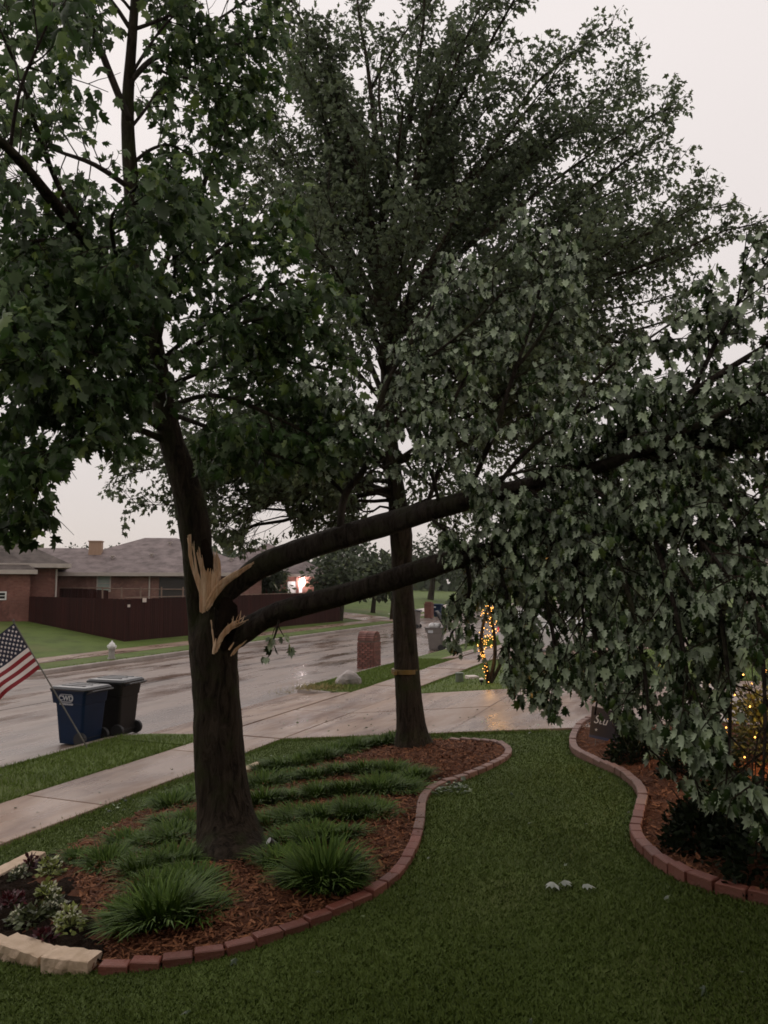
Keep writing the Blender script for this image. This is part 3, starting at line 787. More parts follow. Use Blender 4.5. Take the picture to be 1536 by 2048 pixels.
def leafy(F_, pts, spacing, size, hang, up_n, start=0.15, spread=0.9, back_bias=None, keep=None):
    Pn, L = resample(pts, spacing); n = len(Pn)
    T = np.gradient(Pn, axis=0); T = unit(T)
    for i in range(n):
        if i / max(1, n - 1) < start: continue
        k = 3 if i == n - 1 else 2
        for q in range(k):
            o = rng.normal(size=3); o -= T[i] * np.dot(o, T[i]); o /= np.linalg.norm(o)
            pet = o * spread + T[i] * 0.6 + np.array((0, 0, -hang))
            pet /= np.linalg.norm(pet)
            s_ = size * rng.uniform(.62, 1.15)
            base = Pn[i] + pet * s_ * rng.uniform(.35, .8)
            tip = pet + np.array((0, 0, -hang * 0.9)) + rng.normal(0, .3, 3)
            nr = np.array((0, 0, up_n)) + rng.normal(0, .75, 3) + (back_bias if back_bias is not None and rng.random() < .5 else 0)
            if back_bias is None and rng.random() < 0.12: nr = -nr
            F_.P.append(base); F_.tip.append(tip); F_.n.append(nr); F_.size.append(s_)

def branchlets(F_, limb, rad, spacing, L0, L1, ang, bias, size, lsp, hang, up_n, t0=0.2, back_bias=None, sub=True, keep=None, twr=0.006, wob=0.10):
    P, L = resample(limb, spacing); n = len(P); T = unit(np.gradient(P, axis=0))
    for i in range(n):
        t = i / max(1, n - 1)
        if t < t0: continue
        for q in range(2 if rng.random() < .75 else 1):
            o = rng.normal(size=3); o -= T[i] * np.dot(o, T[i]); o /= np.linalg.norm(o)
            a = ang * rng.uniform(.7, 1.3)
            d = T[i] * math.cos(a) + o * math.sin(a)
            ln = (L0 + (L1 - L0) * t) * rng.uniform(.55, 1.2)
            pts = shoot(P[i], d, ln, 4, bias, wob)
            if keep is not None:
                x, y, f = project(np.array(pts[-1]))
                if not keep(x, y, f): 
                    x, y, f = project(np.array(pts[2]))
                    if not keep(x, y, f): continue
                    pts = pts[:3]
            F_.tw.tube(pts, [twr * (1.15 - k / (len(pts)) * .8) for k in range(len(pts))], 3, 0, False)
            leafy(F_, pts, lsp, size, hang, up_n, 0.2, back_bias=back_bias)
            if sub:
                for k in (1, 2, 3):
                    if k >= len(pts): break
                    o2 = rng.normal(size=3); dd = np.array(pts[k]) - np.array(pts[k - 1]); dd /= np.linalg.norm(dd)
                    o2 -= dd * np.dot(o2, dd); o2 /= np.linalg.norm(o2)
                    sp = shoot(pts[k], dd * .75 + o2 * .7, ln * .42, 3, bias, wob)
                    F_.tw.tube(sp, [twr * .6, twr * .5, twr * .4, twr * .3], 3, 0, False)
                    leafy(F_, sp, lsp, size, hang, up_n, 0.25, back_bias=back_bias)
    # leaves at the limb tip
    leafy(F_, limb[-3:], lsp, size, hang, up_n, 0.0, back_bias=back_bias)

def finish(F_, parent, tmpl, mat_, keep, nparts, name='foliage', twig_mat='bark'):
    P = np.array(F_.P); tip = np.array(F_.tip); nr = np.array(F_.n); sz = np.array(F_.size)
    px, py, f = project(P + unit(tip) * sz[:, None] * .5)
    k = keep(px, py, f) & (f > 1.2)
    P, tip, nr, sz, px, py, f = P[k], tip[k], nr[k], sz[k], px[k], py[k], f[k]
    b = F_.tw; tw = b.build('twigs', MT[twig_mat], parent); tw['kind'] = 'stuff'
    score = sz / f * ((px > 0) & (px < 1536) & (py > 0) & (py < 2048))
    idx = np.argsort(-score); big = idx[:nparts]; rest = idx[nparts:]
    leaf_parts(tmpl, mat_, P[big], tip[big], nr[big], sz[big], parent)
    if len(rest): leaves_stuff(name, tmpl, mat_, P[rest], tip[rest], nr[rest], sz[rest], parent)
    print(name, 'leaves', len(P))

# ---------------- near broken maple
tree1 = thing('broken_maple_tree', 'large maple in the front bed with two torn limbs fallen to the right', 'tree', ground(450, 1700))
trunk_spec = [(474, 1800, 7.28, 250), (470, 1752, 7.34, 196), (463, 1712, 7.42, 152), (457, 1675, 7.5, 126), (450, 1635, 7.56, 110), (444, 1580, 7.6, 101), (438, 1500, 7.6, 95), (434, 1400, 7.6, 90), (430, 1320, 7.6, 95),
              (430, 1265, 7.6, 96), (426, 1225, 7.6, 84), (418, 1195, 7.6, 62), (412, 1175, 7.6, 40)]
limb_part(tree1, trunk_spec, n=22, lob=0.075, name='trunk', seed=3)
leader_spec = [(408, 1265, 7.6, 62), (400, 1200, 7.58, 56), (396, 1150, 7.56, 54), (395, 1100, 7.54, 60), (391, 1060, 7.52, 64), (377, 990, 7.5, 58), (357, 925, 7.46, 54), (340, 875, 7.44, 50), (325, 800, 7.42, 44),
               (312, 720, 7.4, 40), (298, 640, 7.38, 38), (282, 540, 7.34, 36), (268, 420, 7.3, 34), (258, 300, 7.26, 29), (256, 200, 7.22, 24), (264, 80, 7.2, 20), (272, -60, 7.2, 16), (270, -260, 7.2, 9)]
limb_part(tree1, leader_spec, n=16, lob=0.06, name='leader', seed=5)
FL = Foliage()
left_limbs = [
    ([(302, 665, 7.38, 30), (240, 570, 7.0, 30), (175, 485, 6.5, 29), (100, 395, 5.9, 25), (20, 300, 5.3, 20), (-120, 180, 4.7, 8)], 1),
    ([(175, 485, 6.5, 14), (112, 360, 6.2, 12), (70, 250, 5.9, 11), (45, 160, 5.7, 9), (-20, 20, 5.5, 5)], 1),
    ([(258, 240, 7.2, 16), (225, 160, 7.05, 15), (190, 70, 6.9, 13), (150, -30, 6.8, 10), (110, -160, 6.6, 5)], 1),
    ([(260, 165, 7.2, 11), (300, 122, 7.25, 11), (345, 106, 7.4, 9), (430, 100, 7.6, 7), (520, 72, 7.8, 3)], 1),
    ([(300, 600, 7.38, 14), (352, 475, 7.5, 12), (402, 385, 7.6, 11), (420, 325, 7.7, 9), (445, 265, 7.8, 7), (495, 195, 7.9, 3)], 1),
    ([(325, 880, 7.42, 16), (285, 862, 7.1, 14), (200, 840, 6.5, 12), (110, 832, 6.0, 11), (20, 838, 5.6, 8), (-90, 850, 5.2, 4)], 1),
    ([(200, 840, 6.5, 9), (130, 890, 6.1, 8), (80, 960, 5.9, 6), (55, 1040, 5.7, 4)], 1),
    ([(318, 770, 7.4, 14), (270, 640, 6.5, 12), (235, 520, 5.6, 10), (225, 430, 5.1, 7), (290, 360, 4.9, 4)], 1),
    ([(300, 650, 7.38, 15), (200, 660, 6.4, 13), (110, 655, 5.6, 10), (0, 640, 5.0, 6)], 1),
    ([(325, 860, 7.42, 14), (240, 800, 6.4, 12), (140, 745, 5.4, 10), (50, 700, 4.8, 6)], 1),
    ([(312, 730, 7.4, 12), (390, 690, 7.1, 10), (470, 650, 6.9, 8), (590, 625, 6.9, 4)], 1),
    ([(322, 820, 7.4, 12), (420, 790, 7.1, 10), (520, 820, 6.9, 8), (640, 880, 6.8, 4)], 1),
    ([(320, 780, 7.4, 11), (440, 730, 7.2, 9), (540, 720, 7.2, 7), (660, 740, 7.2, 4)], 1),
    ([(290, 590, 7.36, 12), (200, 500, 6.7, 10), (90, 480, 6.0, 8), (-10, 500, 5.6, 4)], 1),
    ([(265, 380, 7.28, 12), (190, 330, 6.8, 10), (110, 300, 6.4, 7), (30, 260, 6.0, 4)], 1),
    ([(262, 60, 7.2, 10), (200, -20, 7.0, 8), (100, -40, 6.4, 5), (20, -20, 6.0, 3)], 1),
    ([(266, 20, 7.2, 10), (330, -60, 7.3, 8), (400, -90, 7.4, 4)], 1),
    ([(175, 485, 6.5, 9), (110, 560, 5.8, 8), (40, 600, 5.2, 5)], 1),
    ([(240, 800, 6.4, 9), (170, 850, 5.8, 8), (100, 900, 5.4, 5), (40, 930, 5.1, 3)], 1),
    ([(322, 820, 7.4, 11), (430, 860, 7.1, 9), (520, 900, 6.9, 7), (610, 930, 6.8, 4)], 1),
    ([(312, 730, 7.4, 11), (420, 640, 7.2, 9), (520, 580, 7.1, 7), (620, 560, 7.0, 4)], 1),
    ([(300, 620, 7.38, 11), (390, 540, 7.3, 9), (470, 480, 7.3, 7), (560, 440, 7.3, 4)], 1),
    ([(262, 150, 7.2, 7), (300, 90, 7.2, 6), (330, 50, 7.2, 5), (360, 20, 7.2, 3)], 1),
    ([(300, 122, 7.25, 7), (340, 150, 7.3, 6), (410, 160, 7.5, 5), (480, 175, 7.7, 3)], 1),
    ([(258, 260, 7.25, 7), (290, 220, 7.2, 6), (310, 190, 7.2, 5), (330, 170, 7.2, 3)], 1),
    ([(262, 330, 7.28, 8), (300, 300, 7.2, 7), (340, 290, 7.2, 5), (380, 310, 7.3, 3)], 1),
    ([(262, 20, 7.2, 7), (230, -10, 7.0, 6), (180, 10, 6.8, 5), (150, 40, 6.6, 3)], 1),
    ([(345, 106, 7.4, 7), (400, 60, 7.5, 6), (450, 30, 7.6, 5), (520, -20, 7.7, 3)], 1),
    ([(265, 60, 7.2, 8), (320, 40, 7.2, 7), (380, 10, 7.3, 5), (420, -30, 7.3, 3)], 1),
    ([(310, 720, 7.4, 11), (330, 620, 7.0, 9), (350, 540, 6.6, 7), (330, 450, 6.3, 4)], 1),
    ([(305, 690, 7.4, 11), (250, 610, 7.0, 9), (150, 570, 6.6, 7), (60, 540, 6.2, 4)], 1),
    ([(318, 800, 7.4, 10), (300, 740, 6.6, 9), (220, 720, 5.9, 7), (140, 690, 5.4, 4)], 1),
    ([(285, 540, 7.34, 9), (330, 420, 7.3, 8), (370, 400, 7.2, 6), (340, 330, 7.1, 4)], 1),
    ([(20, 300, 5.3, 8), (40, 180, 5.0, 7), (90, 60, 4.8, 5), (130, -40, 4.6, 3)], 1),
]
HOLE_A = [(118, 1100), (128, 985), (140, 930), (190, 905), (225, 935), (235, 1010), (228, 1100)]
HOLE_B = [(318, 30), (400, 55), (520, 105), (500, 160), (470, 330), (390, 330), (372, 430), (355, 440), (340, 330), (330, 200), (300, 160)]
HOLE_B = [(385, -40), (480, -40), (470, 22), (410, 30)]
HOLE_C = [(345, 185), (400, 172), (440, 210), (405, 320), (372, 325), (348, 250)]
TRUNKCOR = [(300, 860), (345, 850), (430, 1050), (620, 1000), (640, 1350), (520, 1760), (380, 1760), (370, 1150), (335, 960)]
def keep_left(px, py, f):
    px, py = np.asarray(px), np.asarray(py)
    k = ~inpoly(px, py, HOLE_A) & ~inpoly(px, py, TRUNKCOR) & ~inpoly(px, py, HOLE_B)
    k &= ~(inpoly(px, py, HOLE_C) & (rng.random(px.shape) < .5))
    k &= ~(inpoly(px, py, [(285, 640), (345, 640), (350, 860), (310, 860)]) & (f < 7.4) & (rng.random(px.shape) < .75))
    k &= ~(inpoly(px, py, [(235, 30), (285, 30), (285, 340), (240, 340)]) & (f < 7.6) & (rng.random(px.shape) < .8))
    k &= ~((py < 360) & (px < 260) & (rng.random(px.shape) < .42))
    k &= ~(inpoly(px, py, [(0, 270), (190, 420), (200, 520), (150, 500), (0, 360)]) & (f < 6.4) & (rng.random(px.shape) < .6))
    k &= ~((py > 1095)) & ~((px > 125) & (py > 960))
    k &= ~((px > 90) & (py > 1050 + 0.0 * px) & (px < 130) & (rng.random(px.shape) < .5))
    return k
for i, (spec, _) in enumerate(left_limbs):
    P, rad = limb_part(tree1, spec, n=8, lob=0.05, seed=20 + i, m='bark' if spec[0][1] > 450 else 'bark_pale')
    branchlets(FL, [np.array(p) for p in P], rad, 0.14, 0.8, 0.42, 0.85, (0, 0, -0.15), 0.115, 0.076, 0.55, 0.9, t0=0.28, keep=keep_left, wob=.12)
print('left', len(FL.P))
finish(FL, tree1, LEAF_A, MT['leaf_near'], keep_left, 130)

# fallen limbs
FR = Foliage()
limbP = [(414, 1226, 7.5, 16), (430, 1207, 7.48, 34), (456, 1183, 7.46, 41), (488, 1157, 7.43, 45), (521, 1133, 7.38, 47), (560, 1115, 7.3, 51), (610, 1097, 7.2, 55), (700, 1070, 7.0, 54), (780, 1048, 6.8, 50), (850, 1026, 6.6, 48), (930, 1004, 6.4, 44), (1000, 985, 6.2, 40), (1060, 970, 6.0, 36),
         (1140, 950, 5.8, 30), (1250, 915, 5.5, 24), (1400, 850, 5.0, 18), (1580, 760, 4.6, 10)]
limbQ = [(450, 1300, 7.5, 22), (466, 1284, 7.48, 40), (495, 1260, 7.45, 50), (525, 1240, 7.4, 50), (560, 1223, 7.3, 48), (620, 1205, 7.15, 46), (700, 1185, 7.0, 47), (780, 1160, 6.8, 49), (850, 1138, 6.6, 48), (920, 1116, 6.35, 44), (1000, 1098, 6.1, 38),
         (1090, 1085, 5.8, 32), (1220, 1075, 5.4, 25), (1400, 1080, 4.9, 18), (1580, 1090, 4.5, 10)]
limbP = [(a, c, Y, w_ * (.90 if a > 540 else .97)) for a, c, Y, w_ in limbP]; limbQ = [(a, c, Y, w_ * .88) for a, c, Y, w_ in limbQ]
PP, PR = limb_part(tree1, limbP, 'bark_limb', 16, 0.11, 'broken_limb', 71)
QP, QR = limb_part(tree1, limbQ, 'bark_limb', 16, 0.11, 'broken_limb', 72)
fallen = [
    # rising shoots
    ([(680, 1060, 7.0, 16), (690, 990, 6.98, 15), (735, 925, 6.95, 13), (752, 830, 6.9, 12), (790, 735, 6.85, 10), (850, 640, 6.8, 7), (905, 550, 6.7, 3)], 'u'),
    ([(985, 985, 6.2, 10), (1050, 905, 6.0, 10), (1140, 840, 5.8, 9), (1260, 796, 5.5, 8), (1400, 812, 5.2, 7), (1560, 815, 4.9, 5)], 'u'),
    ([(1120, 955, 5.85, 24), (1250, 870, 5.6, 20), (1385, 785, 5.3, 16), (1470, 730, 5.1, 13), (1600, 650, 4.9, 8)], 'u'),
    ([(1150, 947, 5.8, 16), (1300, 905, 5.4, 14), (1440, 892, 5.1, 11), (1600, 905, 4.7, 6)], 'u'),
    ([(930, 1000, 6.4, 12), (990, 860, 6.3, 11), (1030, 740, 6.2, 9), (1070, 620, 6.1, 7), (1090, 500, 6.0, 3)], 'u'),
    ([(1250, 915, 5.5, 13), (1350, 950, 5.2, 11), (1450, 990, 4.9, 9), (1600, 1010, 4.6, 5)], 'd'),
    ([(1385, 785, 5.3, 11), (1430, 690, 5.3, 9), (1480, 600, 5.25, 7), (1545, 510, 5.2, 3)], 'u'),
    ([(752, 830, 6.9, 8), (830, 740, 6.7, 7), (930, 660, 6.5, 5), (1010, 580, 6.4, 3)], 'u'),
    ([(1030, 740, 6.2, 7), (1100, 640, 6.1, 6), (1130, 520, 6.0, 3)], 'u'),
    ([(850, 1020, 6.6, 10), (880, 930, 6.6, 9), (900, 820, 6.5, 7), (960, 700, 6.4, 4)], 'u'),
    ([(690, 990, 6.98, 8), (640, 930, 6.9, 7), (620, 860, 6.85, 5), (640, 780, 6.8, 3)], 'u'),
    ([(1140, 840, 5.8, 8), (1190, 760, 5.7, 6), (1280, 690, 5.6, 5), (1380, 620, 5.5, 3)], 'u'),
    # drooping shoots
    ([(930, 1112, 6.3, 10), (940, 1180, 6.25, 9), (915, 1240, 6.25, 6), (895, 1290, 6.25, 3)], 'd'),
    ([(980, 1100, 6.2, 12), (1010, 1180, 6.0, 10), (1020, 1270, 5.9, 7), (1010, 1350, 5.85, 3)], 'd'),
    ([(1060, 1090, 5.9, 12), (1090, 1190, 5.7, 10), (1110, 1300, 5.55, 7), (1110, 1410, 5.45, 3)], 'd'),
    ([(1130, 1082, 5.7, 12), (1170, 1200, 5.4, 10), (1200, 1320, 5.2, 7), (1190, 1430, 5.1, 3)], 'd'),
    ([(1220, 1075, 5.4, 13), (1260, 1200, 5.0, 11), (1290, 1350, 4.7, 8), (1300, 1500, 4.5, 3)], 'd'),
    ([(1310, 1078, 5.1, 12), (1350, 1220, 4.7, 10), (1380, 1390, 4.4, 8), (1390, 1560, 4.2, 3)], 'd'),
    ([(1400, 1080, 4.9, 12), (1440, 1230, 4.5, 10), (1460, 1420, 4.15, 8), (1450, 1590, 4.0, 3)], 'd'),
    ([(1480, 1085, 4.7, 11), (1520, 1260, 4.2, 9), (1530, 1460, 3.9, 7), (1520, 1620, 3.75, 3)], 'd'),
    ([(1000, 985, 6.2, 10), (1080, 1010, 5.9, 9), (1180, 1040, 5.6, 7), (1290, 1060, 5.3, 4)], 'd'),
    ([(1140, 950, 5.8, 11), (1230, 1010, 5.4, 9), (1330, 1100, 5.0, 7), (1420, 1220, 4.6, 4)], 'd'),
    ([(1250, 915, 5.5, 10), (1340, 1010, 5.0, 9), (1440, 1130, 4.6, 7), (1520, 1260, 4.3, 4)], 'd'),
    ([(850, 1026, 6.6, 8), (900, 1070, 6.3, 7), (960, 1130, 6.1, 5), (980, 1200, 6.0, 3)], 'd'),
    ([(1060, 970, 6.0, 9), (1120, 1080, 5.6, 8), (1160, 1190, 5.4, 6), (1170, 1290, 5.3, 3)], 'd'),
    ([(1180, 940, 5.7, 9), (1260, 900, 6.0, 8), (1370, 900, 6.2, 6), (1500, 930, 6.4, 4)], 'd'),
    ([(1220, 1075, 5.4, 9), (1280, 1140, 5.7, 8), (1360, 1260, 5.8, 6), (1420, 1380, 5.8, 3)], 'd'),
    ([(1300, 905, 5.4, 8), (1400, 960, 5.0, 7), (1480, 1060, 4.7, 5), (1540, 1180, 4.5, 3)], 'd'),
    ([(1090, 1085, 5.8, 8), (1060, 1150, 5.9, 7), (1050, 1250, 5.9, 5), (1055, 1330, 5.9, 3)], 'd'),
    ([(930, 1000, 6.35, 9), (990, 960, 6.0, 8), (1060, 940, 5.75, 6), (1140, 930, 5.6, 4)], 'd'),
    ([(1000, 985, 6.15, 9), (1060, 1000, 5.85, 8), (1120, 1040, 5.6, 6), (1160, 1100, 5.5, 4)], 'd'),
    ([(960, 1100, 6.2, 8), (1030, 1060, 5.95, 7), (1110, 1050, 5.7, 6), (1190, 1060, 5.5, 4)], 'd'),
    ([(1100, 960, 5.9, 9), (1180, 900, 5.6, 8), (1260, 860, 5.4, 6), (1360, 860, 5.2, 4)], 'u'),
    ([(880, 1015, 6.5, 8), (860, 940, 6.4, 7), (820, 870, 6.35, 5), (790, 800, 6.3, 3)], 'u'),
    ([(560, 1215, 7.3, 6), (556, 1250, 7.25, 5), (545, 1285, 7.2, 3)], 's'),
]
OUT_R = [(886, 1310), (880, 1215), (930, 1160), (930, 1120), (700, 1230), (660, 1060), (560, 960), (600, 740), (690, 690), (800, 560), (900, 470), (1010, 420), (1090, 400), (1170, 490), (1180, 620), (1230, 690), (1300, 640), (1350, 590), (1440, 520), (1500, 440), (1700, 380),
         (1700, 1720), (1510, 1690), (1480, 1640), (1400, 1610), (1350, 1570), (1260, 1500), (1190, 1445), (1100, 1450), (1030, 1410), (1000, 1360), (940, 1330), (900, 1300)]
SMALL = [(500, 1200), (600, 1200), (600, 1320), (500, 1330)]
SMALL2 = [(520, 1060), (650, 1050), (650, 1140), (520, 1140)]
GAP_R = [(950, 1370), (955, 1210), (985, 1195), (1000, 1240), (1005, 1385)]
GAP_S = [(1085, 1240), (1180, 1235), (1180, 1290), (1085, 1290)]
def keep_right(px, py, f):
    px, py = np.asarray(px), np.asarray(py)
    k = inpoly(px, py, OUT_R) & ~(inpoly(px, py, GAP_R) & (rng.random(px.shape) < .8)) & ~(inpoly(px, py, GAP_S) & (rng.random(px.shape) < .6))
    k &= ~(inpoly(px, py, [(1440, 1430), (1490, 1350), (1545, 1310), (1560, 1570), (1490, 1560)]) & (rng.random(px.shape) < .93))
    k &= ~(inpoly(px, py, [(1155, 1415), (1225, 1415), (1255, 1510), (1165, 1500)]) & (rng.random(px.shape) < .86))
    return k | inpoly(px, py, SMALL)
for i, (spec, kind) in enumerate(fallen):
    P, rad = limb_part(tree1, spec, n=7, lob=0.04, seed=120 + i, m='bark_limb', name='shoot')
    bb = np.array((0.0, 0.6, 0.0))
    if kind == 'u':
        branchlets(FR, [np.array(p) for p in P], rad, 0.13, 0.62, 0.34, 0.8, (0.25, 0, -0.25), 0.076, 0.053, 1.3, 0.25, 0.2, bb, keep=keep_right, wob=.12)
    elif kind == 'd':
        branchlets(FR, [np.array(p) for p in P], rad, 0.14, 0.5, 0.34, 0.85, (0.12, -0.1, -0.7), 0.072, 0.045, 1.8, 0.1, 0.1, bb, keep=keep_right, wob=.12)
    else:
        branchlets(FR, [np.array(p) for p in P], rad, 0.12, 0.22, 0.16, 0.9, (0, 0, -0.5), 0.10, 0.08, 1.0, 0.2, 0.3, bb, sub=False, keep=keep_right)
for (PL, t0) in ((PP, .52), (QP, .54)):
    branchlets(FR, [np.array(p) for p in PL], None, 0.095, 0.75, 0.5, 0.9, (0, -0.1, -0.35), 0.074, 0.049, 1.6, 0.2, t0, np.array((0, .9, 0)), keep=keep_right)
print('right', len(FR.P))
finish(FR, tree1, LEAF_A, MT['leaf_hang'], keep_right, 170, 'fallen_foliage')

# torn wood
def splinters():
    b = MB(); rr = random.Random(4)
    def sp(x0, y0, x1, y1, Y0, Y1, w0, bend=0):
        p0, p1 = at(x0, y0, Y0), at(x1, y1, Y1)
        m_ = (p0 + p1) / 2 + Vector((rr.uniform(-1, 1), rr.uniform(-1, 1), rr.uniform(-1, 1))) * 0.012
        k = Y0 / F / 2
        b.tube([p0, p0 * .6 + m_ * .4, m_, m_ * .35 + p1 * .65, p1], [w0 * k * .8, w0 * k, w0 * k * .85, w0 * k * .55, w0 * k * .1], 5, 0, True, 0.25, rr.randint(0, 9999))
    def multi(px, Y, w0, tip=.12):
        pts = smooth_path([tuple(at(x, y, Y_)) for (x, y), Y_ in zip(px, Y)], 3); n = len(pts); k = Y[0] / F / 2
        pts = [Vector(p) + Vector((rr.uniform(-1, 1), rr.uniform(-1, 1), rr.uniform(-1, 1))) * .004 for p in pts]
        b.tube(pts, [w0 * k * (min(1, .6 + 1.6 * q) if q < .5 else max(tip, 1 - (q - .5) * 1.7)) for q in np.linspace(0, 1, n)], 5, 0, True, .3, rr.randint(0, 9999))
    edge = [(377, 1072), (386, 1086), (395, 1098), (401, 1112), (405, 1130), (409, 1150), (413, 1170)]
    for i in range(70):                                      # long strip left standing on the leader
        q = i / 69; e_ = edge[min(6, int(q * 6.99))]; j = rr.uniform(-3, 3)
        multi([(402 + 12 * q + rr.uniform(-2, 2), 1226 - 10 * q + rr.uniform(-6, 4)), (401 + 12 * q + j, 1185), (e_[0] + 6 + 4 * q + rr.uniform(-2, 2), (e_[1] + 1185) / 2), (e_[0] + rr.uniform(-2, 4), e_[1] + rr.uniform(-5, 16))], (7.36, 7.35, 7.35, 7.36), rr.uniform(2.6, 4.4), rr.uniform(.15, .6))
    for x0, y0, x1, y1, w_ in ((432, 1162, 427, 1096, 5), (434, 1162, 430, 1103, 5), (436, 1160, 433, 1099, 6), (438, 1160, 436, 1108, 5), (440, 1158, 439, 1116, 5), (430, 1160, 426, 1112, 4), (426, 1166, 421, 1124, 3)):
        sp(x0, y0, x1, y1, 7.40, 7.44, w_)
    spine = [(409, 1214), (424, 1187), (444, 1163), (468, 1148), (490, 1135), (514, 1120)]
    for i in range(120):                                      # fibres pulled out along the top of the upper limb
        a0 = rr.uniform(0, .35); a1 = a0 + rr.uniform(.4, .65); off = rr.uniform(-4, 17)
        pts = []
        for q in np.linspace(a0, min(1, a1), 4):
            u_ = q * 5; i0 = min(4, int(u_)); f_ = u_ - i0
            x = spine[i0][0] * (1 - f_) + spine[i0 + 1][0] * f_; y = spine[i0][1] * (1 - f_) + spine[i0 + 1][1] * f_
            k_ = off * (1 - .8 * q); pts.append((x + k_ * .35 + rr.uniform(-1, 1), y + k_ * .8 + rr.uniform(-1, 1)))
        multi(pts, (7.34 - .02 * a0, 7.32, 7.31, 7.28), rr.uniform(2.0, 4.2), rr.uniform(.15, .6))
    for i in range(70):                                      # pale web between strip and limb
        x = rr.uniform(408, 436); sp(x, 1206 - (x - 408) * .9 + rr.uniform(-6, 8), x + rr.uniform(-3, 8), 1150 - (x - 408) * .15 + rr.uniform(-14, 12), 7.35, 7.36, rr.uniform(4, 8))
    low = [(430, 1304), (436, 1284), (446, 1266), (460, 1253), (476, 1244), (494, 1236)]
    for i in range(50):                                      # lower break
        a0 = rr.uniform(0, .5); a1 = a0 + rr.uniform(.3, .55); off = rr.uniform(-3, 6); pts = []
        for q in np.linspace(a0, min(1, a1), 4):
            u_ = q * 5; i0 = min(4, int(u_)); f_ = u_ - i0
            pts.append((low[i0][0] * (1 - f_) + low[i0 + 1][0] * f_ + off * .5 + rr.uniform(-1, 1), low[i0][1] * (1 - f_) + low[i0 + 1][1] * f_ + off + rr.uniform(-1, 1)))
        multi(pts, (7.30, 7.29, 7.28, 7.27), rr.uniform(1.8, 3.6), rr.uniform(.15, .6))
    for x0, y0, x1, y1, w_ in ((462, 1254, 467, 1232, 3), (476, 1248, 482, 1221, 2.5), (472, 1250, 478, 1228, 2), (482, 1246, 489, 1230, 2.5), (454, 1262, 456, 1246, 3), (468, 1250, 463, 1237, 2),
                               (462, 1312, 482, 1288, 4), (470, 1304, 490, 1282, 3), (458, 1300, 468, 1284, 4), (466, 1310, 494, 1280, 3), (427, 1308, 432, 1276, 6), (424, 1258, 427, 1296, 4), (422, 1240, 424, 1262, 3)):
        sp(x0, y0, x1, y1, 7.28, 7.28, w_)
    return b
splinters().build('torn_wood', MT['wood'], tree1)
b = MB()                                                     # solid near-black tubes painted as the shade inside the split
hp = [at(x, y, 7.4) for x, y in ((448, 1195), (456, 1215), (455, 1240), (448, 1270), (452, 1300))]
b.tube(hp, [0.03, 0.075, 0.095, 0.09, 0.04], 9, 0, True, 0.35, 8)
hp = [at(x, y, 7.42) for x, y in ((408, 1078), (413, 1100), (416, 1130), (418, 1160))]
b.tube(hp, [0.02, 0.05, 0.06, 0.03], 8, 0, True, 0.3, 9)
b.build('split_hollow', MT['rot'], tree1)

# ---------------- rear maple
tree2 = thing('rear_maple_tree', 'tall upright maple standing whole behind the broken one near the drive', 'tree', ground(820, 1500))
t2 = [(828, 1508, 12.0, 104), (826, 1490, 12.0, 80), (822, 1460, 12.0, 61), (817, 1400, 12.0, 53), (812, 1320, 12.0, 48), (808, 1230, 12.0, 44), (805, 1150, 12.0, 42), (804, 1085, 12.0, 44), (800, 1040, 12.0, 44), (794, 990, 12.0, 36), (786, 930, 12.0, 30), (776, 820, 12.0, 25), (770, 700, 12.0, 21),
      (774, 560, 12.0, 17), (762, 450, 12.0, 13), (772, 330, 12.0, 10), (758, 200, 12.0, 6), (764, 100, 12.0, 3)]
T2P, T2R = limb_part(tree2, t2, n=16, lob=0.06, name='trunk', seed=9)
ends = [(470, 340, 11), (540, 120, 12.5), (620, -60, 11.2), (700, -120, 13), (880, -120, 12.5), (960, -60, 11), (1080, -100, 12), (1230, -10, 12), (1290, 95, 13), (1375, 175, 12.2), (1430, 270, 11.4), (1462, 372, 12.6), (1525, 448, 12), (1440, 520, 13), (1430, 590, 11.6), (1320, 670, 12.6),
        (1260, 745, 11.6), (1180, 830, 12.8), (500, 560, 12), (400, 690, 12.6), (280, 800, 12), (205, 965, 12.2), (245, 1062, 11.6), (330, 1000, 12.8), (470, 1045, 12), (420, 880, 10.9), (540, 990, 11), (690, 200, 14.6), (900, 250, 15), (1060, 330, 15), (600, 480, 14.6), (1120, 560, 14.8),
        (700, 380, 9.8), (900, 380, 9.6), (1060, 480, 9.9), (620, 680, 9.9), (960, 740, 9.6), (900, 930, 12), (1010, 900, 12.6), (1060, 990, 12.2), (950, 1060, 11.2), (620, 800, 11.5), (1100, 150, 11), (1200, 230, 13.5), (1250, 400, 10.8), (830, 100, 10.8), (1000, 150, 13.4), (560, 300, 13.6), (1150, 700, 10.5), (640, 1030, 12.4),
        (1330, 330, 13.2), (1340, 480, 11.2), (1000, 620, 11.0), (1080, 780, 11.4), (880, 560, 13.5), (740, 560, 10.6), (560, 860, 12.8), (1210, 690, 13.2), (1160, 770, 11.0), (1100, 850, 13.0), (1280, 610, 11.8), (1240, 560, 10.6), (1040, 700, 12.4), (1130, 640, 11.6), (1180, 500, 12.4), (450, 760, 11.4), (370, 930, 11.6), (500, 920, 12.6), (640, 930, 11.0), (525, 10, 11.8), (600, 90, 13.2), (490, 190, 12.2), (570, 210, 11.2), (520, 1000, 12.8), (600, 1040, 11.4), (700, 1035, 12.6), (660, 975, 10.8), (470, 965, 11.2), (430, 900, 12.4), (580, 930, 12.2), (700, 940, 11.2), (400, 1010, 11.2), (560, 1030, 10.9), (350, 930, 11.0)]
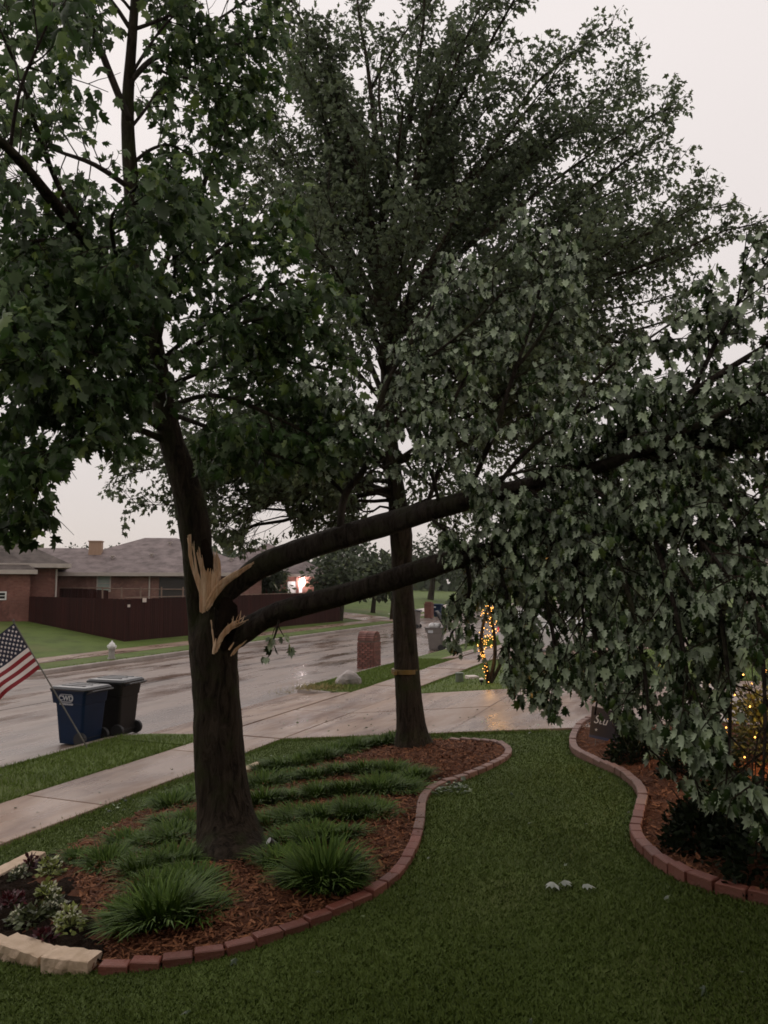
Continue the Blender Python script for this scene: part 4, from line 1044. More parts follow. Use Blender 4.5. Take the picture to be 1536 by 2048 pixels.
OUT2 = [(455, 250), (500, 60), (540, -300), (1000, -300), (1270, -300), (1268, 40), (1300, 90), (1390, 165), (1385, 200), (1440, 265), (1440, 310), (1472, 365), (1470, 400), (1545, 430), (1540, 470), (1440, 520), (1440, 620), (1300, 655), (1300, 735), (1265, 765), (1180, 850),
        (1100, 1060), (900, 1110), (870, 1070), (740, 1075), (640, 1085), (560, 1080), (500, 1120), (455, 1110), (420, 1075), (235, 1085), (232, 1050), (185, 990), (190, 940), (215, 870), (240, 760), (330, 640), (370, 480)]
SKY1 = [(505, 1030), (560, 1000), (590, 1060), (520, 1085), (490, 1080)]
SKY2 = [(440, 960), (500, 1000), (470, 1085), (430, 1040)]
HOLE_D = [(470, 40), (540, 60), (560, 170), (520, 190), (560, 330), (600, 350), (580, 370), (500, 330), (480, 180)]
def keep2(px, py, f):
    px, py = np.asarray(px), np.asarray(py)
    k = inpoly(px, py, OUT2) & ~(inpoly(px, py, SKY1)) & ~(inpoly(px, py, SKY2) & (rng.random(px.shape) < .6)) & ~(inpoly(px, py, HOLE_D) & (rng.random(px.shape) < .35))
    k &= ~((py > 1040) & (px > 760) & (px < 850))
    return k
def inside(Q):                             # stop a limb where the crown ends
    x, y, f = project(np.array([tuple(q) for q in Q])); k = len(Q)
    for i in range(4, len(Q)):
        if not inpoly(x[i:i + 1], y[i:i + 1], OUT2)[0]: k = i; break
    return Q[:k]
F2 = Foliage()
TA = np.array([tuple(p) for p in T2P]); TPX = project(TA)
for i, (ex, ey, eY) in enumerate(ends):
    E = np.array(at(ex, ey, eY))
    sy = min(1050, 1045 - 0.36 * max(0, 1045 - ey)) + random.uniform(-15, 15)
    if ey > 850: sy = random.uniform(900, 1050)
    sy -= random.uniform(0, 90)
    j = int(np.argmin(np.abs(TPX[1] - sy))); A = TA[j]
    D = (E - A) * 0.985; E = A + D
    C = A + D * np.array((0.34, 0.34, 0.52 if ey < 850 else 0.75)) + (np.array((0, 0, 0.35)) if ey > 850 else 0)
    tt = np.linspace(0, 1, 11)[:, None]
    wob = np.cumsum(rng.normal(0, 0.075, (11, 3)), 0) * tt
    Q = (1 - tt) ** 2 * A + 2 * tt * (1 - tt) * C + tt ** 2 * E + wob
    L = np.linalg.norm(D); r0 = min(0.06, 0.010 + 0.008 * L)
    rad = [r0 * (1 - .9 * q) + 0.003 for q in np.linspace(0, 1, 11)]
    Q = inside(Q); rad = rad[:len(Q)]
    P, rad = limb_part(tree2, None, n=6, lob=0.04, seed=300 + i, pr=([Vector(q) for q in Q], rad))
    up = 0.35 if ey < 700 else 0.05
    if L > 2.5:
        kf = random.randint(3, 5); a_ = np.array(P[kf]); e_ = a_ + (E - a_) * random.uniform(.6, .9) + rng.normal(0, .55, 3) * np.array((1, 1.2, .8))
        c_ = a_ + (e_ - a_) * .5 + rng.normal(0, .12, 3) + np.array((0, 0, .12))
        fk = [Vector((1 - q) ** 2 * a_ + 2 * q * (1 - q) * c_ + q * q * e_) for q in np.linspace(0, 1, 7)]
        fk = inside(fk)
        limb_part(tree2, None, n=5, lob=0.03, seed=400 + i, pr=(fk, [rad[kf] * .75 * (1 - .88 * q) + .002 for q in np.linspace(0, 1, 7)][:len(fk)]))
        branchlets(F2, [np.array(p) for p in fk], None, 0.2, 0.7, 0.42, 0.7, (0, 0, up), 0.104, 0.09, 0.35, 0.8, 0.2, None, keep=keep2, twr=0.006)
    branchlets(F2, [np.array(p) for p in P], rad, 0.2, 1.0, 0.5, 0.62, (0, 0, up), 0.104, 0.085, 0.35, 0.8, 0.24, None, keep=keep2, twr=0.007)
print('rear', len(F2.P))
finish(F2, tree2, LEAF_B, MT['leaf_rear'], keep2, 300, 'crown')
b = MB()
for dz in (0,):
    p = at(810, 1342, 12.0); r_ = 0.196
    vs = []; n = 24
    prof = [(r_ * 1.05, -0.035), (r_ * 1.07, -0.033), (r_ * 1.07, 0.033), (r_ * 1.05, 0.035)]
    b.lathe(prof, 24, p)
b.box(at(790, 1346, 11.8), (0.05, 0.05, 0.06), 0.3)
tag(b.build('trunk_band', MT['band']), 'yellow band tied round the rear maple trunk', 'band')

# ================================================================== buildings
def house_frame(s, d, z): 
    x, y = xy_of(s, d); return Vector((float(x), float(y), z))

def hip_roof(b, x0, x1, y0, y1, z, h, oh, mi=0, inset=None, thick=0.16, gable=(False, False)):
    x0 -= oh; x1 += oh; y0 -= oh; y1 += oh
    lx, ly = x1 - x0, y1 - y0
    if lx >= ly:
        ins = ly / 2 if inset is None else inset
        r0, r1 = (x0 + (0.0 if gable[0] else ins), (y0 + y1) / 2, z + h), (x1 - (0.0 if gable[1] else ins), (y0 + y1) / 2, z + h)
        b.add([(x0, y0, z), (x1, y0, z), (x1, y1, z), (x0, y1, z), r0, r1], [(0, 1, 5, 4), (1, 2, 5), (2, 3, 4, 5), (3, 0, 4)], mi)
    else:
        ins = lx / 2 if inset is None else inset
        r0, r1 = ((x0 + x1) / 2, y0 + (0.0 if gable[0] else ins), z + h), ((x0 + x1) / 2, y1 - (0.0 if gable[1] else ins), z + h)
        b.add([(x0, y0, z), (x1, y0, z), (x1, y1, z), (x0, y1, z), r0, r1], [(0, 1, 4), (1, 2, 5, 4), (2, 3, 5), (3, 0, 4, 5)], mi)

def fascia(b, x0, x1, y0, y1, z, oh, h=0.2):
    x0 -= oh; x1 += oh; y0 -= oh; y1 += oh
    q = 0.03
    b.add([(x0 - q, y0 - q, z - h), (x1 + q, y0 - q, z - h), (x1 + q, y1 + q, z - h), (x0 - q, y1 + q, z - h), (x0 - q, y0 - q, z + 0.015), (x1 + q, y0 - q, z + 0.015), (x1 + q, y1 + q, z + 0.015), (x0 - q, y1 + q, z + 0.015)],
          [(3, 2, 1, 0), (0, 1, 5, 4), (1, 2, 6, 5), (2, 3, 7, 6), (3, 0, 4, 7)])

def wall_box(b, x0, x1, y0, y1, z0, z1):
    b.box(((x0 + x1) / 2, (y0 + y1) / 2, (z0 + z1) / 2), (x1 - x0, y1 - y0, z1 - z0))

def window(parent, c, w_, h, axis, frame='trim', pane='glass'):
    """axis 'x': the window's plane faces -x (towards the viewer); 'y': faces +-y"""
    f = MB(); t_ = 0.07
    def bx(u, v, su, sv, dep, off):
        if axis == 'x': f.box((c[0] - off, c[1] + u, c[2] + v), (dep, su, sv))
        else: f.box((c[0] + u, c[1] - off, c[2] + v), (su, dep, sv))
    for u, v, su, sv in ((-w_ / 2, 0, t_, h + t_), (w_ / 2, 0, t_, h + t_), (0, h / 2, w_ - t_, t_), (0, -h / 2, w_ - t_, t_), (0, 0, w_ - t_, .035)): bx(u, v, su, sv, 0.06, 0.02)
    fr = f.build('window', MT[frame], parent, local=True)
    f = MB(); bx(0, 0, w_ - .01, h - .01, 0.02, 0.006); f.build('pane', MT[pane], fr, local=True)

# house at the left edge; local x runs away from the viewer, local y to the left
def left_house():
    p = ground(57, 1243); z0 = float(p.z)
    t = thing('brick_house', 'red brick house at the left edge with grey hip roof and white gutters', 'house', (p.x, p.y, z0 - 0.1), R(115))
    b = MB(); wall_box(b, 0, 5, 0.0, 9, -0.5, 2.62); b.build('wall', MT['hbrick'], t, local=True)
    b = MB(); wall_box(b, 0.75, 10, -1.32, 9.2, -0.5, 2.95); b.build('wall', MT['hbrick'], t, local=True)
    b = MB(); hip_roof(b, 0, 5.0, 0, 9, 2.72, 1.9, 0.3); r1 = b.build('roof', MT['roof2'], t, local=True)
    b = MB(); fascia(b, 0, 5, 0, 9, 2.72, 0.3); b.build('gutter', MT['trim'], r1, local=True)
    b = MB(); hip_roof(b, 0.75, 10, -1.32, 9.2, 3.06, 2.7, 0.6); r2 = b.build('roof', MT['roof2'], t, local=True)
    b = MB(); fascia(b, 0.75, 10, -1.32, 9.2, 3.06, 0.6); b.build('gutter', MT['trim'], r2, local=True)
    b = MB(); b.tube([(0.69, -1.26, 2.8), (0.69, -1.26, -0.3)], [0.045, 0.045], 6); b.build('downpipe', MT['trim'], t, local=True)
    window(t, (0, 1.85, 1.42), 1.5, 0.36, 'x', 'white', 'glass')
left_house()

def mid_house():
    t = thing('brick_house', 'long brick house with grey hip roof behind the dark red fence', 'house', (-7.6, 48.0, 0.9), R(100))
    b = MB(); wall_box(b, 0, 12, 0, 13.5, -0.5, 2.6); b.build('wall', MT['hbrick2'], t, local=True)
    b = MB(); wall_box(b, 0.01, 9, 13.5, 20, -0.5, 2.6); b.build('wall', MT['hbrick2'], t, local=True)
    b = MB(); hip_roof(b, 0, 12.0, 0, 13.5, 2.66, 2.45, 0.5, inset=6.2); r1 = b.build('roof', MT['roof'], t, local=True)
    b = MB(); fascia(b, 0, 12.0, 0, 13.5, 2.66, 0.5); b.build('gutter', MT['trim'], r1, local=True)
    b = MB(); hip_roof(b, 0.03, 8, 8.5, 21, 2.67, 1.62, 0.48, inset=3.2); r2 = b.build('roof', MT['roof'], t, local=True)
    b = MB(); b.box((2.9, 10.4, 4.05), (0.7, 0.75, 1.2)); b.box((2.9, 10.4, 4.68), (0.8, 0.85, 0.06)); b.build('chimney', MT['chim'], r2, local=True)
    for x, y in ((4.6, 6.0), (2.3, 6.9), (1.6, 2.9), (1.6, 1.9), (1.9, 9.2)):
        z = 2.66 + 2.45 * (min(x + .5, (y + .5)) / 6.5 if y < 6 else (x + .5) / 6.5)
        b = MB(); b.tube([(x, y, z - .35), (x, y, z + .14)], [0.07, 0.07], 7); b.box((x, y, z + .16), (.3, .3, .06)); b.build('roof_vent', MT['trim'], r1, local=True)
    window(t, (0, 9.35, 2.02), 0.75, 0.95, 'x', 'trim', 'blind')
    window(t, (0, 5.1, 1.6), 2.0, 1.5, 'x', 'dark_door', 'dark_door')
    b = MB(); b.tube([(-0.07, 6.7, 2.55), (-0.07, 6.7, 1.0)], [0.05, 0.05], 6); b.build('downpipe', MT['trim'], t, local=True)
mid_house()

def lit_house():
    t = thing('brick_house', 'distant house with a bright light at its porch beyond the fence', 'house', (-4.6, 60, 0.85), R(97))
    b = MB(); wall_box(b, 0, 10, 0, 9, -0.5, 2.7); b.build('wall', MT['hbrick'], t, local=True)
    b = MB(); hip_roof(b, 0, 10, 0, 9, 2.76, 2.6, 0.6); r1 = b.build('roof', MT['roof'], t, local=True)
    b = MB(); fascia(b, 0, 10, 0, 9, 2.76, 0.6); b.build('gutter', MT['trim'], r1, local=True)
    b = MB(); b.box((-0.03, 2.3, 1.4), (0.06, 1.1, 1.6)); b.build('garage_door', MT['white'], t, local=True)
    b = MB(); b.box((-0.06, 2.1, 1.3), (0.1, 0.22, 2.4)); b.build('post', MT['hbrick'], t, local=True)
    b = MB(); b.lathe([(0.05, -0.28), (0.15, -0.16), (0.19, 0.02), (0.15, 0.2), (0.05, 0.28)], 10, (-0.3, 1.72, 2.15)); lp = b.build('porch_lamp', MT['porch_bulb'], t, local=True)
    ld = bpy.data.lights.new('porch_light', 'POINT'); ld.energy = 22; ld.color = (1, 0.78, 0.80); ld.shadow_soft_size = 0.15
    lo = bpy.data.objects.new('porch_light', ld); COL.objects.link(lo); lo.parent = t; lo.location = (-0.9, 1.9, 2.0)
lit_house()

def right_house():
    t = thing('brick_house', 'neighbouring brick house behind the fallen branches on the right', 'house', house_frame(17.5, 12.2, 0.85), ROAD_ANG)
    b = MB(); wall_box(b, 0, 14, -10, 0, -0.5, 2.7); b.build('wall', MT['hbrick'], t, local=True)
    b = MB(); hip_roof(b, 0, 14, -10, 0, 2.76, 2.9, 0.5); r1 = b.build('roof', MT['roof2'], t, local=True)
    b = MB(); fascia(b, 0, 14, -10, 0, 2.76, 0.5); b.build('gutter', MT['trim'], r1, local=True)
    b = MB(); b.box((4.0, 0.03, 1.1), (4.6, 0.06, 2.2)); b.build('garage_door', MT['white'], t, local=True)
right_house()

# the house the photograph is taken from: unseen facade; porch roof and right wing added to shade the lawn
def own_house():
    t = thing('brick_house', 'brick house with porch roof at the viewpoint', 'house', (0, -1.8, 0.9))
    b = MB(); b.box((0, -3, 1.6), (16, 6, 4.2)); b.build('wall', MT['own_brick'], t, local=True)
    b = MB(); b.box((9.6, 4.2, 1.4), (6, 10.4, 3.8)); b.build('garage_wing', MT['own_brick'], t, local=True)
    b = MB(); b.box((-0.5, 1.2, 3.2), (15, 3.0, 0.25)); b.add([(-8.2, -6.2, 3.35), (7.2, -6.2, 3.35), (7.2, 2.7, 3.35), (-8.2, 2.7, 3.35), (-5, -2, 6.2), (4, -2, 6.2)], [(0, 1, 5, 4), (1, 2, 5), (2, 3, 4, 5), (3, 0, 4)])
    b.build('porch_roof', MT['soffit'], t, local=True)
    b = MB(); b.add([(6.2, -1.4, 3.32), (13, -1.4, 3.32), (13, 9.8, 3.32), (6.2, 9.8, 3.32), (9.6, 2, 5.6), (9.6, 6.4, 5.6)], [(0, 1, 4), (1, 2, 5, 4), (2, 3, 5), (3, 0, 4, 5), (3, 2, 1, 0)])
    b.build('roof', MT['roof2'], t, local=True)
    b = MB(); b.box((0, 0.8, -0.15), (4, 3.0, 0.9)); b.build('porch_step', MT['kerb'], t, local=True)
own_house()

# ================================================================== fences
def plank_fence(name, label, p0, p1, z0a, z0b, ztop0, ztop1, pw=0.135, rail=False, posts=None, m='fence'):
    a, c = Vector(p0), Vector(p1); L = (c - a).length; n = int(L / pw); ang = math.atan2(c.y - a.y, c.x - a.x)
    t = thing(name, label, 'fence', (a.x, a.y, z0a)); inv = pm(t).inverted()
    b = MB(); b.box((0, 0, 0.5), (pw - 0.012, 0.022, 1.0)); me = b.mesh('plank', MT[m])
    n1 = min(n, 300)
    for i in range(n1):
        q = (i + .5) / n; x, y = a.x + (c.x - a.x) * q, a.y + (c.y - a.y) * q
        zb = float(gz(x, y)) - 0.03; zt = ztop0 + (ztop1 - ztop0) * q + random.uniform(-.012, .012)
        o = bpy.data.objects.new('plank', me); COL.objects.link(o); o.parent = t; o.matrix_parent_inverse = inv
        o.location = (x + random.uniform(-.004, .004), y + random.uniform(-.004, .004), zb); o.rotation_euler = (0, 0, ang); o.scale = (1, 1, zt - zb)
    return t, a, c, ang

corner = ground(250, 1283); lend = ground(57, 1243)
cz = corner.z
plank_fence('wood_fence', 'dark red board fence panel running left from its corner to the brick house', lend, corner, 0, 0, cz + 1.98, cz + 1.93)
s_, d_ = sd_of(corner.x, corner.y); rend = sdp(float(s_) + 21.5, float(d_) + 0.7)
t, a, c, ang = plank_fence('wood_fence', 'dark red board fence panel running right from its corner along the street', corner - (rend - corner).normalized() * 0.10, rend, 0, 0, cz + 1.93, cz + 2.0)
b = MB(); mid_ = (a + c) / 2
b.box((mid_.x, mid_.y, cz + 2.0), ((c - a).length, 0.1, 0.035), ang); b.build('cap_rail', MT['rail'], t)
for q, w_ in ((0.012, 0.16), (0.06, 0.26)):
    b = MB(); x, y = a.x + (c.x - a.x) * q + 0.03, a.y + (c.y - a.y) * q - 0.03
    b.box((x, y - 0.02, cz + (1.62 if q < .05 else 1.86)), (w_, 0.02, w_ * .75), ang); b.build('tag_plate', MT['slab_white'], t)
# yard fence inside, seen over the first
ip0, ip1 = at(118, 1210, 43.0), at(216, 1210, 42.6)
t, a, c, ang = plank_fence('wood_fence', 'short dark red back fence with pale top rail below the pink brick wall', ip0, ip1, 0, 0, 2.72, 2.55)
b = MB(); mid_ = (a + c) / 2; b.box((mid_.x, mid_.y - 0.02, 2.68), ((c - a).length, 0.08, 0.06), ang); b.build('top_rail', MT['rail'], t)
t = thing('wire_fence', 'thin rail fence with pale posts above the dark red boards', 'fence', at(290, 1190, 41))
b = MB(); A_, C_ = at(206, 1177, 41), at(384, 1179, 41); b.tube([A_, C_], [0.025, 0.025], 5); b.build('top_rail', MT['rail'], t)
for x in (205, 243, 281, 323, 366):
    b = MB(); b.tube([at(x, 1174, 41), at(x, 1225, 41)], [0.045, 0.045], 6); b.build('post', MT['rail'], t)

# ================================================================== far trees
def far_tree(base, h, cw, label, name='bushy_tree', n=900, low=0.25, leaf=0.35, group='trees beyond the far houses', trunk=True, seed=0, flat=1.0):
    t = thing(name, label, 'tree', base, 0, group)
    b = MB(); r = 0.05 * cw
    b.tube([base + Vector((0, 0, -0.3)), base + Vector((0.05 * cw, 0, h * .35)), base + Vector((0, 0.03 * cw, h * .8))], [r, r * .7, r * .2], 7, 0, True, .1, seed)
    for k in range(5):
        a = k * 1.3; b.tube([base + Vector((0, 0, h * (.3 + .08 * k))), base + Vector((cw * .32 * math.cos(a), cw * .32 * math.sin(a), h * (.5 + .09 * k)))], [r * .4, r * .1], 5)
    b.build('trunk', MT['bark'], t)
    g = np.random.default_rng(seed); nc = 26
    cl = unit(g.normal(size=(nc, 3))) * (g.random((nc, 1)) ** .45); cl[:, 2] = np.abs(cl[:, 2]) * 1.0 - .25 * (g.random(nc) < .5)
    C = np.array(base)[None] + np.c_[cl[:, 0] * cw * .45, cl[:, 1] * cw * .45, h * (low + (1 - low) * (.35 + .55 * cl[:, 2]))]
    k = g.integers(0, nc, n); off = unit(g.normal(size=(n, 3))) * (g.random((n, 1)) ** .5) * np.array((cw * .2, cw * .2, h * .13 * flat))
    P = C[k] + off
    tip = unit(off + g.normal(0, .5, (n, 3)) * .3 + np.array((0, 0, -.1))); nr = unit(off) + g.normal(0, .4, (n, 3)) + np.array((0, 0, .5))
    leaves_stuff('crown', LEAF_C, MT['leaf_far'], P, tip, nr, g.uniform(.6, 1.3, n) * leaf, t, g.random(n))
    return t
for i, (px, pyb, Y, h, cw, lab) in enumerate([
    (190, 1170, 75, 6.0, 6.5, 'rounded tree showing over the roof beside the tan chimney'),
    (240, 1170, 85, 6.3, 7.0, 'dark tree standing over the long grey roof'),
    (140, 1170, 95, 5.2, 2.6, 'narrow small tree above the roof valley left of the chimney'),
    (680, 1215, 56, 5.2, 4.6, 'hazy light green tree just right of the lit porch'),
    (690, 1212, 82, 8.0, 7.5, 'broad tree between the lit porch and the rear maple trunk'),
    (745, 1220, 66, 5.8, 4.5, 'young tree with dark bare stem left of the rear maple trunk'),
    (782, 1226, 60, 5.2, 3.0, 'thin stemmed tree close to the left of the rear maple trunk'),
    (860, 1205, 95, 8.5, 9, 'dense dark tree right of the rear maple trunk at the far bend'),
    (930, 1206, 92, 8.2, 9, 'dense dark tree over the far field behind hanging leaves'),
    (1010, 1210, 88, 8.5, 9, 'dense tree far behind the light-wrapped trunk'),
    (535, 1200, 58, 4.6, 3.0, 'leafy tree behind the end of the dark red fence'),
    (520, 1190, 90, 7.5, 7.5, 'tree rising behind the right end of the long grey roof'),
    (1130, 1225, 70, 7.5, 8, 'tree behind the white car and hanging leaves'),
    (1260, 1230, 62, 8.0, 9, 'tree behind the neighbouring house roof'),
]):
    p = at(px, pyb, Y); p.z = float(gz(p.x, p.y))
    far_tree(p, h, cw, lab, 'bushy_tree', 1500, 0.22, 0.42, seed=500 + i)
# wooded rise on the skyline
def wooded_rise():
    n = 9000; g = np.random.default_rng(77)
    ang = g.uniform(-0.75, 0.75, n); Rr = g.uniform(150, 190, n)
    base = np.c_[np.sin(ang) * Rr, np.cos(ang) * Rr]
    hh = 6.8 + 1.6 * np.sin(ang * 23) + 1.0 * np.sin(ang * 57 + 1)
    z = 0.3 + g.random(n) * hh
    P = np.c_[base, z]
    nr = np.c_[g.normal(0, .6, n), -np.ones(n), g.normal(.5, .5, n)]
    o = leaves_stuff('distant_wood', LEAF_C, MT['leaf_far'], P, g.normal(size=(n, 3)), nr, g.uniform(1.4, 3.2, n), None, g.random(n))
    return o
wooded_rise()

# ================================================================== bins
def rrect(w_, d, r, z, cx=0, cy=0, n=3):
    pts = []
    for sx_, sy_, a0 in ((1, 1, 0), (-1, 1, 90), (-1, -1, 180), (1, -1, 270)):
        for k in range(n + 1):
            a = R(a0 + 90 * k / n); pts.append((cx + sx_ * (w_ / 2 - r) + r * math.cos(a), cy + sy_ * (d / 2 - r) + r * math.sin(a), z))
    return pts

def text_mesh(name, body, size, m, parent, M, extr=0.003, shear=0.0, bold=0.0):
    cu = bpy.data.curves.new(name, 'FONT'); cu.body = body; cu.size = size; cu.extrude = extr; cu.align_x = 'CENTER'; cu.align_y = 'CENTER'; cu.shear = shear; cu.offset = bold
    o = bpy.data.objects.new('tmp', cu); COL.objects.link(o); dg = bpy.context.evaluated_depsgraph_get()
    me = bpy.data.meshes.new_from_object(o.evaluated_get(dg)); bpy.data.objects.remove(o); me.name = name
    me.materials.clear(); me.materials.append(MT[m]); me.transform(M)
    return link(name, me, parent, True)

def wheel_bin(name, label, loc, rz, m, lidm, logo=False, sticker=False, h=1.08, open_bag=False, group='wheelie bins'):
    """local +x = wheel and handle side, -x = front lip"""
    t = thing(name, label, 'bin', loc, rz, group); t.scale = (1.08, 1.08, 1.0)
    k = h / 1.08
    secs = [rrect(.50, .48, .05, .03, .0), rrect(.52, .50, .05, .12, .0), rrect(.62, .555, .05, .74, -.01), rrect(.63, .56, .05, .76, -.012), rrect(.70, .58, .05, .765, -.035), rrect(.76, .60, .05, .97, -.04), rrect(.79, .64, .05, .975, -.03), rrect(.79, .64, .05, 1.0, -.03)]
    secs = [[(x, y, z * k) for x, y, z in q] for q in secs]
    b = MB(); b.loft(secs); body = b.build('body', MT[m], t, local=True)
    b = MB()
    if open_bag:
        pass
    L = [rrect(.82, .66, .06, 1.002, -.02), rrect(.83, .665, .06, 1.03, -.02), rrect(.76, .60, .06, 1.065, -.02), rrect(.5, .36, .06, 1.082, -.03)]
    b.loft([[(x, y, z * k) for x, y, z in q] for q in L])
    for yy in (-.17, 0.0, .17): b.box((-.02, yy, 1.078 * k), (.5, .045, .02))
    ld = b.build('lid', MT[lidm], t, local=True)
    if open_bag:
        ld.matrix_basis = Matrix.Translation((.38, 0, 1.0 * k)) @ Matrix.Rotation(R(62), 4, 'Y') @ Matrix.Translation((-.38, 0, -1.0 * k))
    b = MB(); b.tube([(.36, -.25, .96 * k), (.46, -.25, 1.0 * k), (.46, .25, 1.0 * k), (.36, .25, .96 * k)], [.018] * 4, 7); b.build('handle', MT[lidm], t, local=True)
    for yy in (-.27, .27):
        b = MB(); b.lathe([(.05, -.03), (.125, -.028), (.13, 0), (.125, .028), (.05, .03)], 16, (.25, yy, .13), M=Matrix.Rotation(R(90), 4, 'X')); b.build('wheel', MT['rubber'], t, local=True, smooth=False)
    b = MB(); b.tube([(.25, -.27, .13), (.25, .27, .13)], [.014, .014], 6); b.build('axle', MT['rubber'], t, local=True)
    if logo:
        # on the side that faces -y in local terms
        def place(x, z, off=0.0): 
            yy = -(.58 + .02 * max(0, min(1, (z - .765 * k) / .2))) / 2 - .004 - off
            return Matrix.Translation((x, yy, z)) @ Matrix.Rotation(R(88), 4, 'X')
        zc = .865 * k
        text_mesh('lettering', 'CWD', .125, 'decal', body, place(-.06, zc - .005, .004), bold=.003)
        for (aw, ah, tk) in ((.32, .155, .010), (.285, .125, .006)):
            o_ = rrect(aw, ah, ah / 2 - .002, 0, n=7); i_ = rrect(aw - 2 * tk, ah - 2 * tk, (ah - 2 * tk) / 2 - .002, 0, n=7); n = len(o_)
            b = MB(); Mx = place(-.06, zc, .002); vs = [Mx @ Vector(v) for v in o_ + i_]
            b.add(vs, [(q, (q + 1) % n, n + (q + 1) % n, n + q) for q in range(n)]); b.build('oval_ring', MT['decal'], body, local=True)
        b = MB(); Mx = place(-.06, zc - .108, .003)
        for q in range(15):
            x = -.14 + q * .02; b.add([Mx @ Vector(v) for v in ((x, -.016, 0), (x + .015, -.016, 0), (x + .015, .016, 0), (x, .016, 0))], [(0, 1, 2, 3)])
        b.build('small_print', MT['decal'], body, local=True)
    if sticker:
        b = MB(); b.box((-.17, -.30, .82 * k), (.2, .006, .12)); b.build('sticker', MT['decal'], body, local=True)
    return t
RB = ROAD_ANG - R(90)       # local +x towards the house, local -y towards the viewer along the kerb
p = sdp(2.3, -0.55, 0.0); wheel_bin('wheelie_bin', 'blue wheelie bin with white CWD lettering at the kerb', p, RB, 'blue_bin', 'lid', logo=True)
p = sdp(3.18, -0.50, 0.0); wheel_bin('wheelie_bin', 'black wheelie bin standing behind the blue one at the kerb', p, RB + R(4), 'black_bin', 'lid', h=1.12)
p = ground(872, 1300); p.z = 0.0; wheel_bin('wheelie_bin', 'grey wheelie bin with white bags bulging from its open lid', p, RB + R(8), 'grey_bin', 'black_bin', sticker=True, open_bag=True, group='bins further up the street')
b = MB(); rr = random.Random(3)
for k in range(7):
    b.lathe([(0.02, -.08), (.09, -.05), (.12, .02), (.09, .09), (.02, .12)], 8, (p.x + rr.uniform(-.22, .18), p.y + rr.uniform(-.15, .1), 1.03 + rr.uniform(0, .06)))
tag(b.build('rubbish_bag', MT['bag'], smooth=True), 'white rubbish bags bulging out of the grey bin', 'bag')
p = ground(876, 1234); wheel_bin('wheelie_bin', 'small far blue bin beside the distant brick mailbox', p, RB, 'blue_bin', 'blue_bin', sticker=True, group='bins further up the street')
p = ground(829, 1256); p.z = 0.0; wheel_bin('wheelie_bin', 'pale grey bin half hidden by the rear maple trunk', p, RB, 'grey_bin', 'lid', h=1.2, group='bins further up the street')

# ================================================================== brick mailboxes
def mailbox(name, label, loc, rz, w_, dp, h, build_bricks=True):
    t = thing(name, label, 'mailbox', loc, rz)
    b = MB(); rtop = w_ / 2
    zs_ = h - rtop
    prof = [(-w_ / 2 + .014, 0), (w_ / 2 - .014, 0), (w_ / 2 - .014, zs_)] + [((w_ / 2 - .014) * math.cos(R(a)), zs_ + (rtop - .014) * math.sin(R(a))) for a in range(15, 180, 15)] + [(-w_ / 2 + .014, zs_)]
    b.loft([[(x, -dp / 2 + .014, z) for x, z in prof], [(x, dp / 2 - .014, z) for x, z in prof]]); b.build('mortar_core', MT['mortar'], t, local=True)
    if build_bricks:
        bh, bl = .076, .2; rows = int(zs_ / bh)
        meshes = {}
        def put(c, size, rot=(0, 0, 0)):
            key = tuple(round(v, 3) for v in size)
            if key not in meshes: q = MB(); q.box((0, 0, 0), size); meshes[key] = q.mesh('brick', MT['mail_brick'])
            o = bpy.data.objects.new('brick', meshes[key]); COL.objects.link(o); o.parent = t; o.location = c; o.rotation_euler = rot
        for r_ in range(rows):
            z = (r_ + .5) * bh; off = (r_ % 2) * .5
            for face in range(4):
                L = w_ if face % 2 == 0 else dp; n = max(2, round(L / bl)); bw = L / n
                cuts = [0] + [(i + off) * bw for i in range(n + 1) if 0 < (i + off) * bw < L - .01] + [L]
                for i in range(len(cuts) - 1):
                    c = (cuts[i] + cuts[i + 1]) / 2 - L / 2; ln = cuts[i + 1] - cuts[i] - .012
                    if ln < .03: continue
                    j = random.uniform(-.003, .003)
                    if face == 0: put((c, -dp / 2 + j, z), (ln, .03, bh - .012))
                    elif face == 2: put((c, dp / 2 + j, z), (ln, .03, bh - .012))
                    elif face == 1: put((w_ / 2 + j, c, z), (.03, ln - .034, bh - .012))
                    else: put((-w_ / 2 + j, c, z), (.03, ln - .034, bh - .012))
        for k in range(13):
            a = R(7 + k * 13.8)
            for q in (-1, 1):
                put(((w_ / 2) * math.cos(a), q * dp / 4, zs_ + rtop * math.sin(a)), (.03, dp / 2 - .012, .062), (0, -a, 0))
        for q in (-1, 1):
            for k, yy in enumerate(np.linspace(.04, rtop - .06, 3)):
                hw = math.sqrt(max(0, (rtop - .03) ** 2 - yy ** 2)); 
                for sgn in (-1, 1): put((sgn * hw / 2, q * dp / 2, zs_ + yy), (max(.05, hw - .012), .03, .066))
    return t
MT['mortar'] = mat('mortar', (0.17, 0.115, 0.095), (0.13, 0.085, 0.07), 20, 0.8)
MT['mail_brick'] = mat('mailbox_brick', (0.17, 0.058, 0.042), (0.12, 0.04, 0.03), 12, 0.65, tint=0.35, c3=(0.22, 0.10, 0.08), scale3=4)
p = ground(738, 1336)
mailbox('brick_mailbox', 'round-topped red brick mailbox on the verge by the street', p, RB + R(90), 0.62, 0.62, 1.27)
p = ground(858, 1236)
b = MB()
t = thing('brick_mailbox', 'tiny far brick mailbox across the street', 'mailbox', p, RB)
b.box((0, 0, .55), (.6, .6, 1.1)); b.box((0, 0, 1.12), (.7, .7, .06)); b.box((0, 0, 1.22), (.5, .5, .14)); b.build('brick_column', MT['hbrick'], t, local=True)

